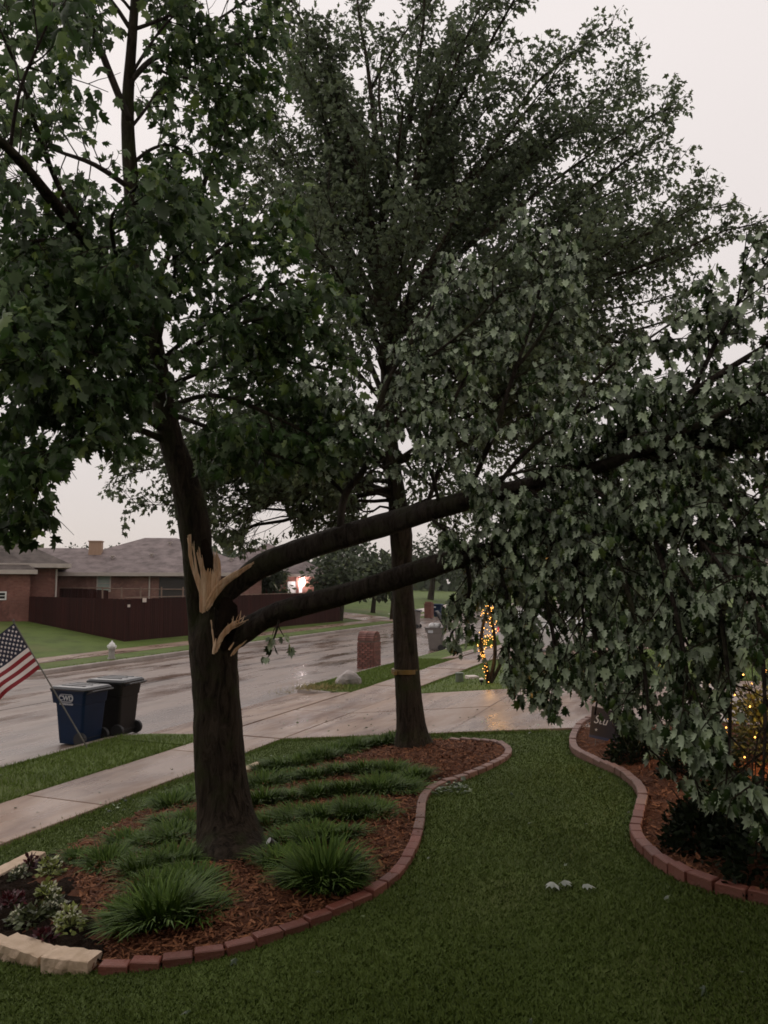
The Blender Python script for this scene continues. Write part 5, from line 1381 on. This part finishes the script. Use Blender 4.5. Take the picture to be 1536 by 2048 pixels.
# ================================================================== hydrant
p = ground(223, 1318)
t = thing('fire_hydrant', 'fire hydrant with white top and grey barrel on the far verge', 'hydrant', p, RB); t.scale = (.68, .68, .68)
b = MB(); b.lathe([(.22, 0), (.22, .06), (.17, .07), (.165, .5), (.21, .51), (.21, .56), (.15, .57)], 16); b.build('barrel', MT['grey_paint'], t, local=True)
b = MB(); b.lathe([(.15, .56), (.17, .62), (.18, .72), (.17, .80), (.12, .88), (.05, .92), (.045, .99), (.02, 1.0)], 16); b.build('bonnet', MT['white'], t, local=True, smooth=True)
for a in (0, 180, 270):
    b = MB(); M_ = Matrix.Rotation(R(a), 4, 'Z') @ Matrix.Rotation(R(90), 4, 'Y'); b.lathe([(.07, .12), (.07, .2), (.09, .2), (.09, .26), (.03, .27)], 12, (0, 0, .68), M=M_); b.build('nozzle', MT['white'], t, local=True)

# ================================================================== flag
def flag():
    base = ground(175, 1496); Yb = base.y; top = at(27, 1243, Yb + 0.05)
    t = thing('flag_on_pole', 'stars and stripes flag on a leaning pole stuck in the verge', 'flag', base)
    b = MB(); b.tube([base - (top - base).normalized() * .1, top], [.014, .011], 8); b.lathe([(.005, -.02), (.02, 0), (.02, .02), (.005, .04)], 8, top); b.build('pole', MT['pole'], t)
    u = (base - top).normalized(); side = Vector((-u.z, 0, u.x)); 
    if side.x > 0: side = -side
    fly = (side + Vector((0, 0.1, -0.06))).normalized()
    nrm = u.cross(fly).normalized()
    H, Lf = 0.93, 1.62; rows, cols = 26, 40; o0 = top + u * 0.03
    def pt(i, j, off=0.0):
        a, c = i / rows, j / cols
        wv = (0.05 * math.sin(c * 7.5 + a * 1.6) + 0.03 * math.sin(c * 15 + a * 4 + 1)) * min(1, c * 2.5)
        sag = 0.10 * c * c
        return o0 + u * (a * H) + fly * (c * Lf * .97) + nrm * (wv + off) + Vector((0, 0, -sag))
    vs = [pt(i, j) for i in range(rows + 1) for j in range(cols + 1)]; fs = []; ms = []
    for i in range(rows):
        for j in range(cols):
            fs.append((i * (cols + 1) + j, i * (cols + 1) + j + 1, (i + 1) * (cols + 1) + j + 1, (i + 1) * (cols + 1) + j))
            ms.append(2 if (i < 14 and j < 16) else (0 if (i // 2) % 2 == 0 else 1))
    me = bpy.data.meshes.new('cloth'); me.from_pydata([tuple(v) for v in vs], [], fs)
    for k in ('flag_red', 'flag_white', 'flag_blue'): me.materials.append(MT[k])
    me.polygons.foreach_set('material_index', ms); me.polygons.foreach_set('use_smooth', [True] * len(fs)); me.update()
    cloth = link('cloth', me, t)
    b = MB()
    for r_ in range(9):
        for c_ in range(6 if r_ % 2 == 0 else 5):
            ci, cj = (r_ + 1) * 1.4, ((c_ * 2 + 1 + (r_ % 2)) / 12) * 16
            for off in (.004, -.004):
                star = []
                for k in range(10):
                    q = (.031 if k % 2 == 0 else .0125); a = math.pi / 5 * k
                    star.append(pt(ci + q * math.cos(a) / H * rows, cj + q * math.sin(a) / Lf * cols, off))
                b.add([pt(ci, cj, off)] + star, [(0, 1 + k, 1 + (k + 1) % 10) for k in range(10)])
    s_ = b.build('stars', MT['flag_white'], cloth); s_['kind'] = 'stuff'
flag()

# ================================================================== rock, straw, utility items
def rock(name, label, loc, size, seed, m='rock', cat='rock'):
    bm = bmesh.new(); bmesh.ops.create_icosphere(bm, subdivisions=3, radius=1); g = random.Random(seed)
    ph = [Vector((g.uniform(-1, 1), g.uniform(-1, 1), g.uniform(-1, 1))).normalized() for _ in range(9)]
    for v in bm.verts:
        k = 1.0
        for q in ph:
            dd = v.co.normalized().dot(q)
            if dd > .72: k -= (dd - .72) * .75
        v.co = Vector((v.co.x * size[0] * k, v.co.y * size[1] * k, max(-.25, v.co.z * k) * size[2])) + Vector((g.uniform(-1, 1), g.uniform(-1, 1), g.uniform(-1, 1))) * .012
    me = bpy.data.meshes.new(name); bm.to_mesh(me); bm.free(); me.materials.append(MT[m])
    o = link(name, me); o.location = loc; return tag(o, label, cat)
p = ground(697, 1368); rock('boulder', 'pale grey boulder at the tip of the verge by the drive', p + Vector((0, 0, .08)), (.38, .3, .33), 5)
def straw():
    n = 700; g = np.random.default_rng(5); c = ground(632, 1378)
    a = g.normal(0, .42, (n, 2)) * np.array((1.0, 0.55)); x = c.x + a[:, 0] * ED[0] * .6 + a[:, 1] * ES[0] + a[:, 0] * .5; y = c.y + a[:, 0] * ED[1] * .6 + a[:, 1] * ES[1] - a[:, 0] * .1
    P = np.c_[x, y, gz(x, y) + .01]; T = (np.array([(-.03, 0, 0), (.03, 0, 0), (0.0, 1, .1)], float), np.array([(0, 1, 2)]))
    tip = np.c_[g.normal(0, .7, n), g.normal(0, .7, n), g.uniform(.2, 1.2, n)]
    me = pieces_mesh('dry_clippings', MT['straw'], leaf_verts(T, P, tip, g.normal(size=(n, 3)), g.uniform(.1, .3, n)), T[1], g.random(n)); tag(link('dry_clippings', me), kind='stuff')
straw()
p = ground(919, 1364)
t = thing('utility_pedestal', 'short green-grey utility cylinder in the lawn beyond the drive', 'utility box', p)
b = MB(); b.lathe([(.115, -.05), (.115, .0), (.108, .2), (.108, .225)], 18); b.build('drum', MT['utility'], t, local=True, smooth=False)
b = MB(); b.lathe([(.118, .222), (.12, .245), (.11, .26), (.02, .268)], 18); b.build('cap', MT['utility'], t, local=True)
p = ground(944, 1357); b = MB(); b.box((p.x, p.y, p.z + .035), (.30, .34, .09), .3, ch=.01); tag(b.build('meter_cover', MT['slab_white']), 'pale square cover slab beside the utility cylinder', 'cover')
p = ground(963, 1370)
t = thing('path_light', 'small black path light with white cap beside the lit tree', 'lamp', p)
b = MB(); b.lathe([(.012, -.1), (.012, .06), (.05, .07), (.055, .13)], 10); b.build('body', MT['black_metal'], t, local=True)
b = MB(); b.lathe([(.055, .13), (.07, .145), (.06, .17), (.01, .185)], 12); b.build('cap', MT['white'], t, local=True)
p = ground(545, 1708, 0.05)
t = thing('spotlight', 'small black garden spotlight by the foot of the broken maple', 'lamp', p)
b = MB(); b.tube([p + Vector((0, 0, -.05)), p + Vector((0, 0, .06))], [.008, .008], 6); b.build('stake', MT['black_metal'], t)
Mx = Matrix.Rotation(R(-50), 4, 'Y') @ Matrix.Rotation(R(20), 4, 'X')
b = MB(); b.lathe([(.02, -.045), (.032, -.035), (.035, .03), (.04, .045)], 12, p + Vector((0, 0, .09)), M=Mx); b.build('housing', MT['black_metal'], t)
b = MB(); b.lathe([(.033, .046), (.033, .049), (.01, .05)], 12, p + Vector((0, 0, .09)), M=Mx); b.build('lens', MT['lens'], t)

# yard sign leaning in the shrub bed
def yard_sign():
    p = ground(1205, 1494); 
    t = thing('yard_sign', 'dark navy yard sign with white script lettering tilted under hanging leaves', 'sign', p)
    M = Matrix.Translation(p + Vector((0.02, 0, .09))) @ Matrix.Rotation(R(14), 4, 'Z') @ Matrix.Rotation(R(-12), 4, 'X') @ Matrix.Rotation(R(14), 4, 'Y')
    bl = MB(); bl.box((0.05, 0, .21), (.54, .006, .42), M=None); me = bl.mesh('board', MT['sign']); me.transform(M); bd = link('board', me, t)
    q = MB()
    for c, s_ in (((.05, -.002, .0175), (.546, .01, .035)),): q.box(c, s_)
    me = q.mesh('border', MT['sign_edge']); me.transform(M); link('border', me, bd)
    TM = M @ Matrix.Translation((-.08, -.005, .25)) @ Matrix.Rotation(R(90), 4, 'X')
    o = text_mesh('lettering', 'Stu', .16, 'decal', bd, TM, .001, .35); o.matrix_parent_inverse = pm(bd).inverted()
    st = []
    for k in range(10):
        a = math.pi / 5 * k + math.pi / 2; r_ = .024 if k % 2 == 0 else .01; st.append(M @ Vector((-.13 + r_ * math.cos(a), -.006, .115 + r_ * math.sin(a))))
    q = MB(); q.add(st, [tuple(range(10))]); q.build('star', MT['decal'], bd)
    for xx in (-.12, .2):
        q = MB(); q.tube([M @ Vector((xx, 0.006, .3)), M @ Vector((xx, 0.006, -.25))], [.004, .004], 5); q.build('wire_leg', MT['pole'], t)
yard_sign()

# ================================================================== white car on the neighbour's drive
def car():
    c = sdp(21.2, 5.2); t = thing('parked_car', 'white hatchback with red tail lamps parked behind the hanging leaves', 'car', c + Vector((0, 0, .04)), math.atan2(ED[1], ED[0]))
    # x forward (towards the house), rear faces the street
    def sec(x, w0, w1, z0, z1, z2, w2):
        return [(x, -w0, z0), (x, w0, z0), (x, w1, z1), (x, w2, z2), (x, -w2, z2), (x, -w1, z1)]
    b = MB()
    b.loft([sec(-2.15, .78, .82, .38, .72, .95, .78), sec(-2.05, .84, .9, .25, .75, 1.02, .84), sec(-1.2, .86, .92, .2, .75, 1.03, .88), sec(.4, .86, .92, .2, .74, 1.0, .87), sec(1.3, .85, .9, .22, .7, .95, .82), sec(2.0, .8, .84, .28, .6, .82, .7), sec(2.2, .7, .72, .38, .55, .7, .6)])
    b.build('body', MT['car_paint'], t, local=True, smooth=False)
    b = MB(); b.loft([sec(-2.0, .74, .74, 1.0, 1.1, 1.2, .70), sec(-1.5, .8, .8, 1.0, 1.25, 1.46, .62), sec(-.2, .8, .8, 1.0, 1.28, 1.5, .62), sec(.5, .8, .79, .98, 1.2, 1.4, .6), sec(1.2, .76, .74, .93, .97, 1.0, .66)])
    b.build('cabin', MT['car_paint'], t, local=True)
    b = MB()
    for sy in (-1, 1):
        b.add([(-1.4, sy * .812, 1.08), (.45, sy * .812, 1.06), (.35, sy * .68, 1.36), (-1.3, sy * .68, 1.4)], [(0, 1, 2, 3)])
    b.add([(-2.03, -.62, 1.06), (-2.03, .62, 1.06), (-1.6, .52, 1.4), (-1.6, -.52, 1.4)], [(0, 1, 2, 3)])
    b.build('window_glass', MT['glass'], t, local=True)
    for sy in (-1, 1):
        b = MB(); b.box((-2.1, sy * .74, .86), (.14, .2, .34)); b.build('tail_lamp', MT['tail'], t, local=True)
        for x in (-1.3, 1.35):
            b = MB(); Mw = Matrix.Rotation(R(90), 4, 'X'); b.lathe([(.2, -.09), (.31, -.09), (.325, -.05), (.325, .05), (.31, .09), (.2, .09)], 20, (x, sy * .8, .325), M=Mw); wh = b.build('wheel', MT['rubber'], t, local=True)
            b = MB(); b.lathe([(.05, -.1), (.2, -.1), (.2, .1), (.05, .1)], 12, (x, sy * .8, .325), M=Mw); b.build('rim', MT['grey_paint'], wh, local=True)
    b = MB(); b.box((-2.17, 0, .62), (.02, .45, .13)); b.build('plate', MT['slab_white'], t, local=True)
car()

# ================================================================== shrubs, lit tree, string lights
def bulbs(name, label, pts, r, m, lamps=()):
    b = MB()
    for p in pts:
        p = Vector(p); b.add([p + Vector(v) * r for v in ((1, 0, 0), (-1, 0, 0), (0, 1, 0), (0, -1, 0), (0, 0, 1), (0, 0, -1))], [(0, 2, 4), (2, 1, 4), (1, 3, 4), (3, 0, 4), (2, 0, 5), (1, 2, 5), (3, 1, 5), (0, 3, 5)])
    t = thing(name, label, 'lights', pts[0]); o = b.build('bulbs', MT[m], t); o['kind'] = 'stuff'
    w_ = MB(); w_.tube([Vector(p) + Vector((0, .01, 0)) for p in pts], [.003] * len(pts), 3, 0, False); w_.build('wire', MT['black_metal'], t)
    for k, (lp, e_) in enumerate(lamps):
        ld = bpy.data.lights.new('string_glow', 'POINT'); ld.energy = e_; ld.color = (1.0, 0.5, 0.13); ld.shadow_soft_size = .12
        lo = bpy.data.objects.new('string_glow', ld); COL.objects.link(lo); lo.parent = t; lo.location = Vector(lp) - Vector(t.location)
    return t
base = ground(976, 1367)
Yl = base.y
t = thing('ornamental_tree', 'small tree wrapped in warm string lights on the lawn beyond the drive', 'tree', base)
for spec in ([(978, 1372, Yl, 12), (972, 1330, Yl, 9), (962, 1295, Yl, 8), (968, 1240, Yl, 6), (985, 1190, Yl, 4)], [(978, 1372, Yl, 9), (990, 1310, Yl, 8), (985, 1250, Yl, 7), (975, 1200, Yl, 4)], [(978, 1372, Yl, 8), (1004, 1320, Yl, 7), (1018, 1250, Yl, 6), (1020, 1190, Yl, 4)]):
    limb_part(t, spec, n=7, lob=.05, name='stem')
g = np.random.default_rng(8); n = 1400
cc = np.array(at(1010, 1195, Yl)); off = unit(g.normal(size=(n, 3))) * (g.random((n, 1)) ** .4) * np.array((1.1, 1.0, .75)); 
leaves_stuff('crown', LEAF_C, MT['leaf_shrub'], cc + off, unit(off) + g.normal(0, .4, (n, 3)), g.normal(size=(n, 3)) + np.array((0, 0, .5)), g.uniform(.06, .12, n), t)
pts = []; rr = random.Random(6)
for k in range(150):
    q = k / 149
    yy = 1364 - (q ** .75) * 155; xx = float(np.interp(yy, [1205, 1235, 1262, 1295, 1330, 1364], [984, 976, 982, 964, 970, 976])) + (rr.gauss(0, 2.2) if yy > 1300 else rr.gauss(0, 9))
    pts.append(at(xx, yy + rr.uniform(-4, 4), Yl + rr.uniform(-.14, .08)))
bulbs('string_lights', 'warm string lights wound round the small tree beyond the drive', pts, .012, 'warm_bulb', [(at(972, 1320, Yl - .25), 3), (at(980, 1235, Yl - .3), 6)])

def shrub(label, c, r, h, n, seed, leaf=.055, m='leaf_shrub'):
    g = np.random.default_rng(seed); c = Vector(c)
    t = thing('round_shrub', label, 'shrub', c)
    b = MB()
    for k in range(7):
        a = k * .9; b.tube([c, c + Vector((r * .4 * math.cos(a), r * .4 * math.sin(a), h * .5)), c + Vector((r * .8 * math.cos(a), r * .8 * math.sin(a), h * .85))], [.014, .01, .004], 5)
    b.build('stems', MT['bark'], t)
    off = unit(g.normal(size=(n, 3))); off[:, 2] = np.abs(off[:, 2]) - .15; off *= (.62 + .38 * g.random((n, 1))) * (1 + .16 * np.sin(off[:, :1] * 7 + seed) * np.cos(off[:, 1:2] * 6))
    P = np.array(c) + off * np.array((r, r, h))
    leaves_stuff('foliage', LEAF_C, MT[m], P, unit(off) + g.normal(0, .5, (n, 3)), unit(off) + g.normal(0, .5, (n, 3)), g.uniform(.7, 1.4, n) * leaf, t)
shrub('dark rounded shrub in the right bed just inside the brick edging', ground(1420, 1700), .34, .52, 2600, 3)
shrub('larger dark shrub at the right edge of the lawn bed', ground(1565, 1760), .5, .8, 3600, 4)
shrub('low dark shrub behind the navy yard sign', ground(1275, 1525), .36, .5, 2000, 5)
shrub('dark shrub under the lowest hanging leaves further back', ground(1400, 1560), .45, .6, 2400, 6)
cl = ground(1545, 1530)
shrub('shrub glowing with warm string lights at the right edge', cl, .5, 1.15, 3000, 7, .06, 'dark_plant')  # paler leaf colour than the other shrubs carries part of the glow
g = np.random.default_rng(12)
off = unit(g.normal(size=(70, 3))); off[:, 2] = np.abs(off[:, 2])
pts = [Vector(np.array(cl) + o_ * np.array((.52, .52, 1.2))) for o_ in off]
bulbs('string_lights', 'warm string lights draped over the shrub at the right edge', pts, .012, 'warm_bulb', [(cl + Vector((-.3, -.65, .75)), 18.0), (cl + Vector((-.3, -.5, 1.35)), 26)])
pts = [ground(1440 + 70 * q, 1660, .0) + Vector((0, .25 * math.sin(q * 9), .30 + .12 * math.sin(q * 14))) for q in np.linspace(0, 1, 24)]
bulbs('string_lights', 'few warm string lights low between the two dark shrubs', pts, .008, 'warm_bulb_lo', [(ground(1470, 1650) + Vector((0, 0.0, .45)), 2.2)])

# ================================================================== border plants
def blade_clump(n, L, seed, spread=.12, wid=.009, k_lean=1.0):
    g = np.random.default_rng(seed)
    a = g.uniform(0, 6.283, n); r0 = spread * np.sqrt(g.random(n)); lean = g.uniform(.25, 1.3, n) * k_lean
    ln = L * g.uniform(.6, 1.15, n)
    base = np.c_[r0 * np.cos(a), r0 * np.sin(a), np.zeros(n)]
    a2 = a + g.normal(0, .5, n); d = np.c_[np.cos(a2), np.sin(a2)]; side = np.c_[-np.sin(a2), np.cos(a2), np.zeros(n)]
    V = []
    for k, q in enumerate((0, .4, .75, 1.0)):
        out_ = lean * ln * (q ** 1.6) * .75; up = ln * (q - .42 * lean * q ** 2.4)
        c = base + np.c_[d * out_[:, None], up]
        ww = wid * (1.0, 1.0, .75, .05)[k]
        V += [c - side * ww, c + side * ww]
    V = np.stack(V, 1); T = np.array([(0, 1, 3), (0, 3, 2), (2, 3, 5), (2, 5, 4), (4, 5, 7), (4, 7, 6)])
    return pieces_mesh('grass_clump', MT['lir'], V, T, g.random(n))
CL = [blade_clump(520, .33, 200 + k, .19, .0065) for k in range(5)]; CLB = [blade_clump(620, .44, 210 + k, .15, .007, .85) for k in range(2)]
front = [
    (325, 1862, 1.05, 'largest arching grass clump at the front of the tree bed near the limestone'), (262, 1868, .8, 'grass clump at the left of the largest front clump'), (385, 1850, .85, 'grass clump on the right of the largest front clump'),
    (320, 1812, .95, 'grass clump directly behind the largest front clump'), (385, 1790, .8, 'grass clump left of the broken maple root flare'), (290, 1762, .85, 'grass clump behind the bare mulch patch on the left'),
    (350, 1745, .85, 'grass clump touching the left side of the broken maple trunk'), (648, 1788, 1.0, 'lone arching grass clump in mulch right of the broken maple'), (603, 1790, .7, 'small grass clump joined to the lone clump on the left'), (690, 1786, .75, 'small grass clump joined to the lone clump on the right'),
    (215, 1745, .7, 'low grass clump behind the flowers'), (160, 1735, .6, 'low grass clump just above the flowers')]
rows = [('back row of border grass by the kerb side', [(540, 1552), (570, 1546), (605, 1540), (640, 1530), (672, 1520), (705, 1510), (738, 1503), (765, 1497), (790, 1490)]),
        ('second row of border grass from the back', [(530, 1582), (580, 1572), (630, 1566), (680, 1556), (735, 1556), (785, 1558), (832, 1568)]),
        ('third row of border grass from the back', [(528, 1618), (585, 1610), (640, 1604), (700, 1598), (757, 1594), (805, 1588)]),
        ('fourth row of border grass from the back', [(540, 1665), (595, 1656), (650, 1650), (705, 1648), (750, 1640)]),
        ('row of border grass right behind the spotlight', [(560, 1742), (575, 1702), (630, 1700), (682, 1690)]),
        ('border grass left of the broken maple trunk', [(255, 1702), (300, 1706), (335, 1658), (352, 1692), (384, 1662), (345, 1622), (388, 1602)])]
ords = ['first', 'second', 'third', 'fourth', 'fifth', 'sixth', 'seventh', 'eighth', 'ninth']
clumps = [(x, y, s_, lab, 'border grass clumps at the front of the bed') for x, y, s_, lab in front]
for nm, pts in rows:
    for i, (x, y) in enumerate(sorted(pts)): clumps.append((x, y, random.uniform(.78, 1.0), ords[i] + ' clump from the left in the ' + nm, 'border grass clumps massed between the maples'))
for i, (x, y, s_, lab, grp) in enumerate(clumps):
    p = ground(x, y); p.z += .045
    me = CLB[i % 2] if s_ >= 1.0 else CL[i % 5]
    o = link('grass_clump', me, loc=p, rot=(random.uniform(-.12, .12), random.uniform(-.12, .12), random.uniform(0, 6.28)), scale=(s_ * random.uniform(.9, 1.25), s_ * random.uniform(.9, 1.25), s_ * (random.uniform(.5, .78) if grp.endswith('maples') else random.uniform(.62, .86))))
    tag(o, lab, 'grass clump', grp)

def bedding(label, px, py, r, h, n, m, flowers=0, seed=0, leaf=.05):
    c = ground(px, py); c.z += .06; g = np.random.default_rng(seed)
    t = thing('bedding_plant', label, 'plant', c, 0, 'bedding plants in the flower corner')
    b = MB()
    for k in range(6):
        a = k * 1.05; b.tube([c, c + Vector((r * .5 * math.cos(a), r * .5 * math.sin(a), h * .7))], [.005, .003], 4)
    b.build('stems', MT['dark_plant'], t)
    off = unit(g.normal(size=(n, 3))) * (g.random((n, 1)) ** .4); off[:, 2] = np.abs(off[:, 2]); P = np.array(c) + off * np.array((r, r, h))
    leaves_stuff('leaves', LEAF_C, MT[m], P, unit(off) + g.normal(0, .4, (n, 3)) + np.array((0, 0, -.2)), np.array((0, 0, 1)) + g.normal(0, .4, (n, 3)), g.uniform(.7, 1.3, n) * leaf, t)
    if flowers:
        k = flowers; o2 = unit(g.normal(size=(k, 3))); o2[:, 2] = np.abs(o2[:, 2]) * .6 + .5; P = np.array(c) + unit(o2) * np.array((r, r, h)) * 1.03
        leaves_stuff('flowers', LEAF_C, MT['flower_white'], P, g.normal(size=(k, 3)), np.array((0, -.3, 1)) + g.normal(0, .4, (k, 3)), g.uniform(.7, 1.3, k) * .032, t)
for k, a in enumerate([
    ('yellow-green variegated plant at the back of the flower corner', 100, 1768, .10, .17, 170, 'variegated', 25),
    ('pale green variegated plant in the middle of the flower corner', 92, 1815, .09, .13, 150, 'variegated', 22),
    ('small plant with a crest of white flowers left of the mulch', 108, 1842, .08, .12, 120, 'dark_plant', 45),
    ('variegated plant nearest the grass clump with white flower heads', 138, 1880, .11, .17, 190, 'variegated', 45),
    ('broad dull green plant in the centre of the flower corner', 68, 1862, .13, .12, 260, 'dark_plant', 0),
    ('dark red leaved plant at the left edge of the flower corner', 25, 1835, .11, .15, 170, 'red_plant', 0),
    ('low plant with white flowers in front of the dark red one', 34, 1862, .07, .10, 90, 'dark_plant', 40),
    ('plant with white flowers beside the street side limestone', 38, 1775, .08, .12, 120, 'dark_plant', 32),
    ('dark red plant against the street side limestone', 60, 1752, .06, .13, 90, 'red_plant', 0),
    ('low dark maroon plant behind the limestone corner', 85, 1900, .09, .06, 110, 'red_plant', 0)]):
    bedding(a[0], *a[1:7], flowers=a[7], seed=900 + k)

# ================================================================== lawn blades and litter
def lawn_blades():
    n = 620000
    g = np.random.default_rng(21)
    y = 2.6 + (g.random(n) ** 1.35) * 11.5; x = g.uniform(-.62, .66, n) * (y + 1.6)
    s_, d = sd_of(x, y)
    k = (d > 3.2) & ~((d > 1.82) & (d < 3.22)) & ~((s_ > 2.3) & (d < 1.9)) & ~((s_ > 3.28) & (s_ < 9.15))
    B1a = B1; k &= ~inpoly(x, y, B1a); k &= ~inpoly(x, y, B2)
    x, y = x[k], y[k]; n = len(x)
    patch = .5 + .5 * np.sin(x * 2.1 + 1.3 * np.sin(y * 1.7)) * np.cos(y * 1.4 + x)
    h = g.uniform(.016, .030, n) * (.85 + .3 * patch); a = g.uniform(0, 6.283, n); ln = g.uniform(.2, 1.1, n) * h
    wd = .0026 * (1 + y / 9)
    base = np.c_[x, y, gz(x, y) - .004]
    sidev = np.c_[np.cos(a), np.sin(a), np.zeros(n)] * wd[:, None]; b2 = a + g.normal(1.57, .5, n)
    mid_ = base + np.c_[np.cos(b2) * ln * .3, np.sin(b2) * ln * .3, h * .62]; tip = base + np.c_[np.cos(b2) * ln, np.sin(b2) * ln, h]
    V = np.stack([base - sidev, base + sidev, mid_ + sidev * .7, tip], 1); T = np.array([(0, 1, 2), (0, 2, 3)])
    me = pieces_mesh('lawn_grass', MT['blade'], V, T, np.clip(.25 + .4 * patch * g.random(n) + .4 * g.random(n), 0, 1))
    tag(link('lawn_grass', me), kind='stuff')
lawn_blades()

def edge_blades():                         # longer grass along kerbs, slabs and drive
    g = np.random.default_rng(22); X = []
    for (s0, d0, s1, d1, n, j) in ((-8, 1.80, 3.3, 1.80, 2500, .05), (-8, 3.26, 3.25, 3.26, 3500, .06), (-8, .22, 2.6, .22, 2200, .05), (9.2, 1.8, 30, 1.8, 3000, .05), (9.2, 3.27, 30, 3.27, 3000, .05), (10, .24, 30, .24, 3000, .05), (9.2, 3.3, 9.2, 12, 2500, .05), (3.22, 3.3, 3.22, 8, 2200, .05), (-10, -9.78, 45, -9.78, 4000, .06)):
        q = g.random(n); X.append(np.c_[s0 + (s1 - s0) * q + g.normal(0, j, n), d0 + (d1 - d0) * q + g.normal(0, j, n)])
    q = np.concatenate(X)
    # loose cover over the verges and neighbour lawn in view
    n = 110000; s2 = g.uniform(-6, 30, n); d2 = np.where(g.random(n) < .55, g.uniform(.2, 1.8, n), g.uniform(3.3, 12, n))
    ok = ((d2 < 1.8) & ((s2 < 2.5 + .4 * d2) | (s2 > 9.85 - .35 * d2))) | ((d2 > 3.3) & (s2 > 9.25))
    q = np.concatenate([q, np.c_[s2, d2][ok]])
    q = q[~((q[:, 0] > 18.4) & (q[:, 0] < 24.6) & (q[:, 1] > 0))]
    x, y = xy_of(q[:, 0], q[:, 1]); n = len(x); h = g.uniform(.03, .075, n); a = g.uniform(0, 6.283, n)
    px_, py_, f = project(np.c_[x, y, gz(x, y)])
    base = np.c_[x, y, gz(x, y) - .005]; sv = np.c_[np.cos(a), np.sin(a), np.zeros(n)] * (.004 + f[:, None] * .0003); tip = base + np.c_[g.normal(0, .022, n), g.normal(0, .022, n), h]
    V = np.stack([base - sv, base + sv, tip], 1)
    me = pieces_mesh('verge_grass', MT['blade_far'], V, np.array([(0, 1, 2)]), g.random(n)); tag(link('verge_grass', me), kind='stuff')
edge_blades()

def litter():
    g = np.random.default_rng(31); P = []; 
    n = 60; y = g.uniform(3.6, 12, n); x = g.uniform(-.5, .5, n) * y; P.append(np.c_[x, y])
    q = [ground(a, c) for a, c in zip(g.uniform(480, 800, 90), g.uniform(1505, 1545, 90))]; P.append(np.array([(v.x, v.y) for v in q]))
    q = [ground(a, c) for a, c in zip(g.uniform(560, 1130, 120), g.uniform(1395, 1470, 120))]; P.append(np.array([(v.x, v.y) for v in q]))
    q = [ground(a, c) for a, c in zip(g.uniform(850, 940, 120), g.uniform(1562, 1592, 120))]; P.append(np.array([(v.x, v.y) for v in q]))
    q = [ground(a, c) for a, c in zip(g.uniform(200, 390, 90), g.uniform(1590, 1690, 90))]; P.append(np.array([(v.x, v.y) for v in q]))
    P = np.concatenate(P); n = len(P); z = gz(P[:, 0], P[:, 1]) + .045
    a = g.uniform(0, 6.28, n)
    leaves_stuff('leaf_litter', LEAF_B, MT['leaf_hang'], np.c_[P, z], np.c_[np.cos(a), np.sin(a), g.normal(0, .2, n)], np.c_[g.normal(0, .3, n), g.normal(0, .3, n), np.where(g.random(n) < .35, -1, 1)], g.uniform(.03, .07, n), None)
litter()
def fallen_leaf(px, py, size, rot, label):
    c = ground(px, py); me = pieces_mesh('fallen_leaf', MT['fallen_leaf'], (LEAF_A[0] * np.array((1, 1, -1.2)))[None] * size, LEAF_A[1], np.array((.3,)))
    o = link('fallen_leaf', me, loc=c + Vector((0, 0, .055)), rot=(R(168), R(8), rot)); tag(o, label, 'leaf', 'pale fallen leaves on the front lawn')
fallen_leaf(1100, 1778, .115, .4, 'larger pale upturned leaf lying on the dark lawn')
fallen_leaf(1122, 1780, .10, 2.2, 'pale leaf overlapping the larger upturned one on the lawn')
fallen_leaf(1166, 1784, .09, 1.2, 'smaller pale leaf to the right on the dark lawn')

# ================================================================== rain haze
def haze(density):
    m = bpy.data.materials.new('haze_air'); m.use_nodes = True; t = m.node_tree
    for n in list(t.nodes):
        if n.type == 'BSDF_PRINCIPLED': t.nodes.remove(n)
    v = t.nodes.new('ShaderNodeVolumePrincipled'); v.inputs['Color'].default_value = (0.93, 0.92, 0.91, 1); v.inputs['Density'].default_value = density
    t.links.new(v.outputs[0], t.nodes['Material Output'].inputs['Volume'])
    b = MB(); b.box((0, 100, 8.0), (1700, 1700, 19.0)); tag(b.build('haze', m), kind='stuff')
haze(0.00022)
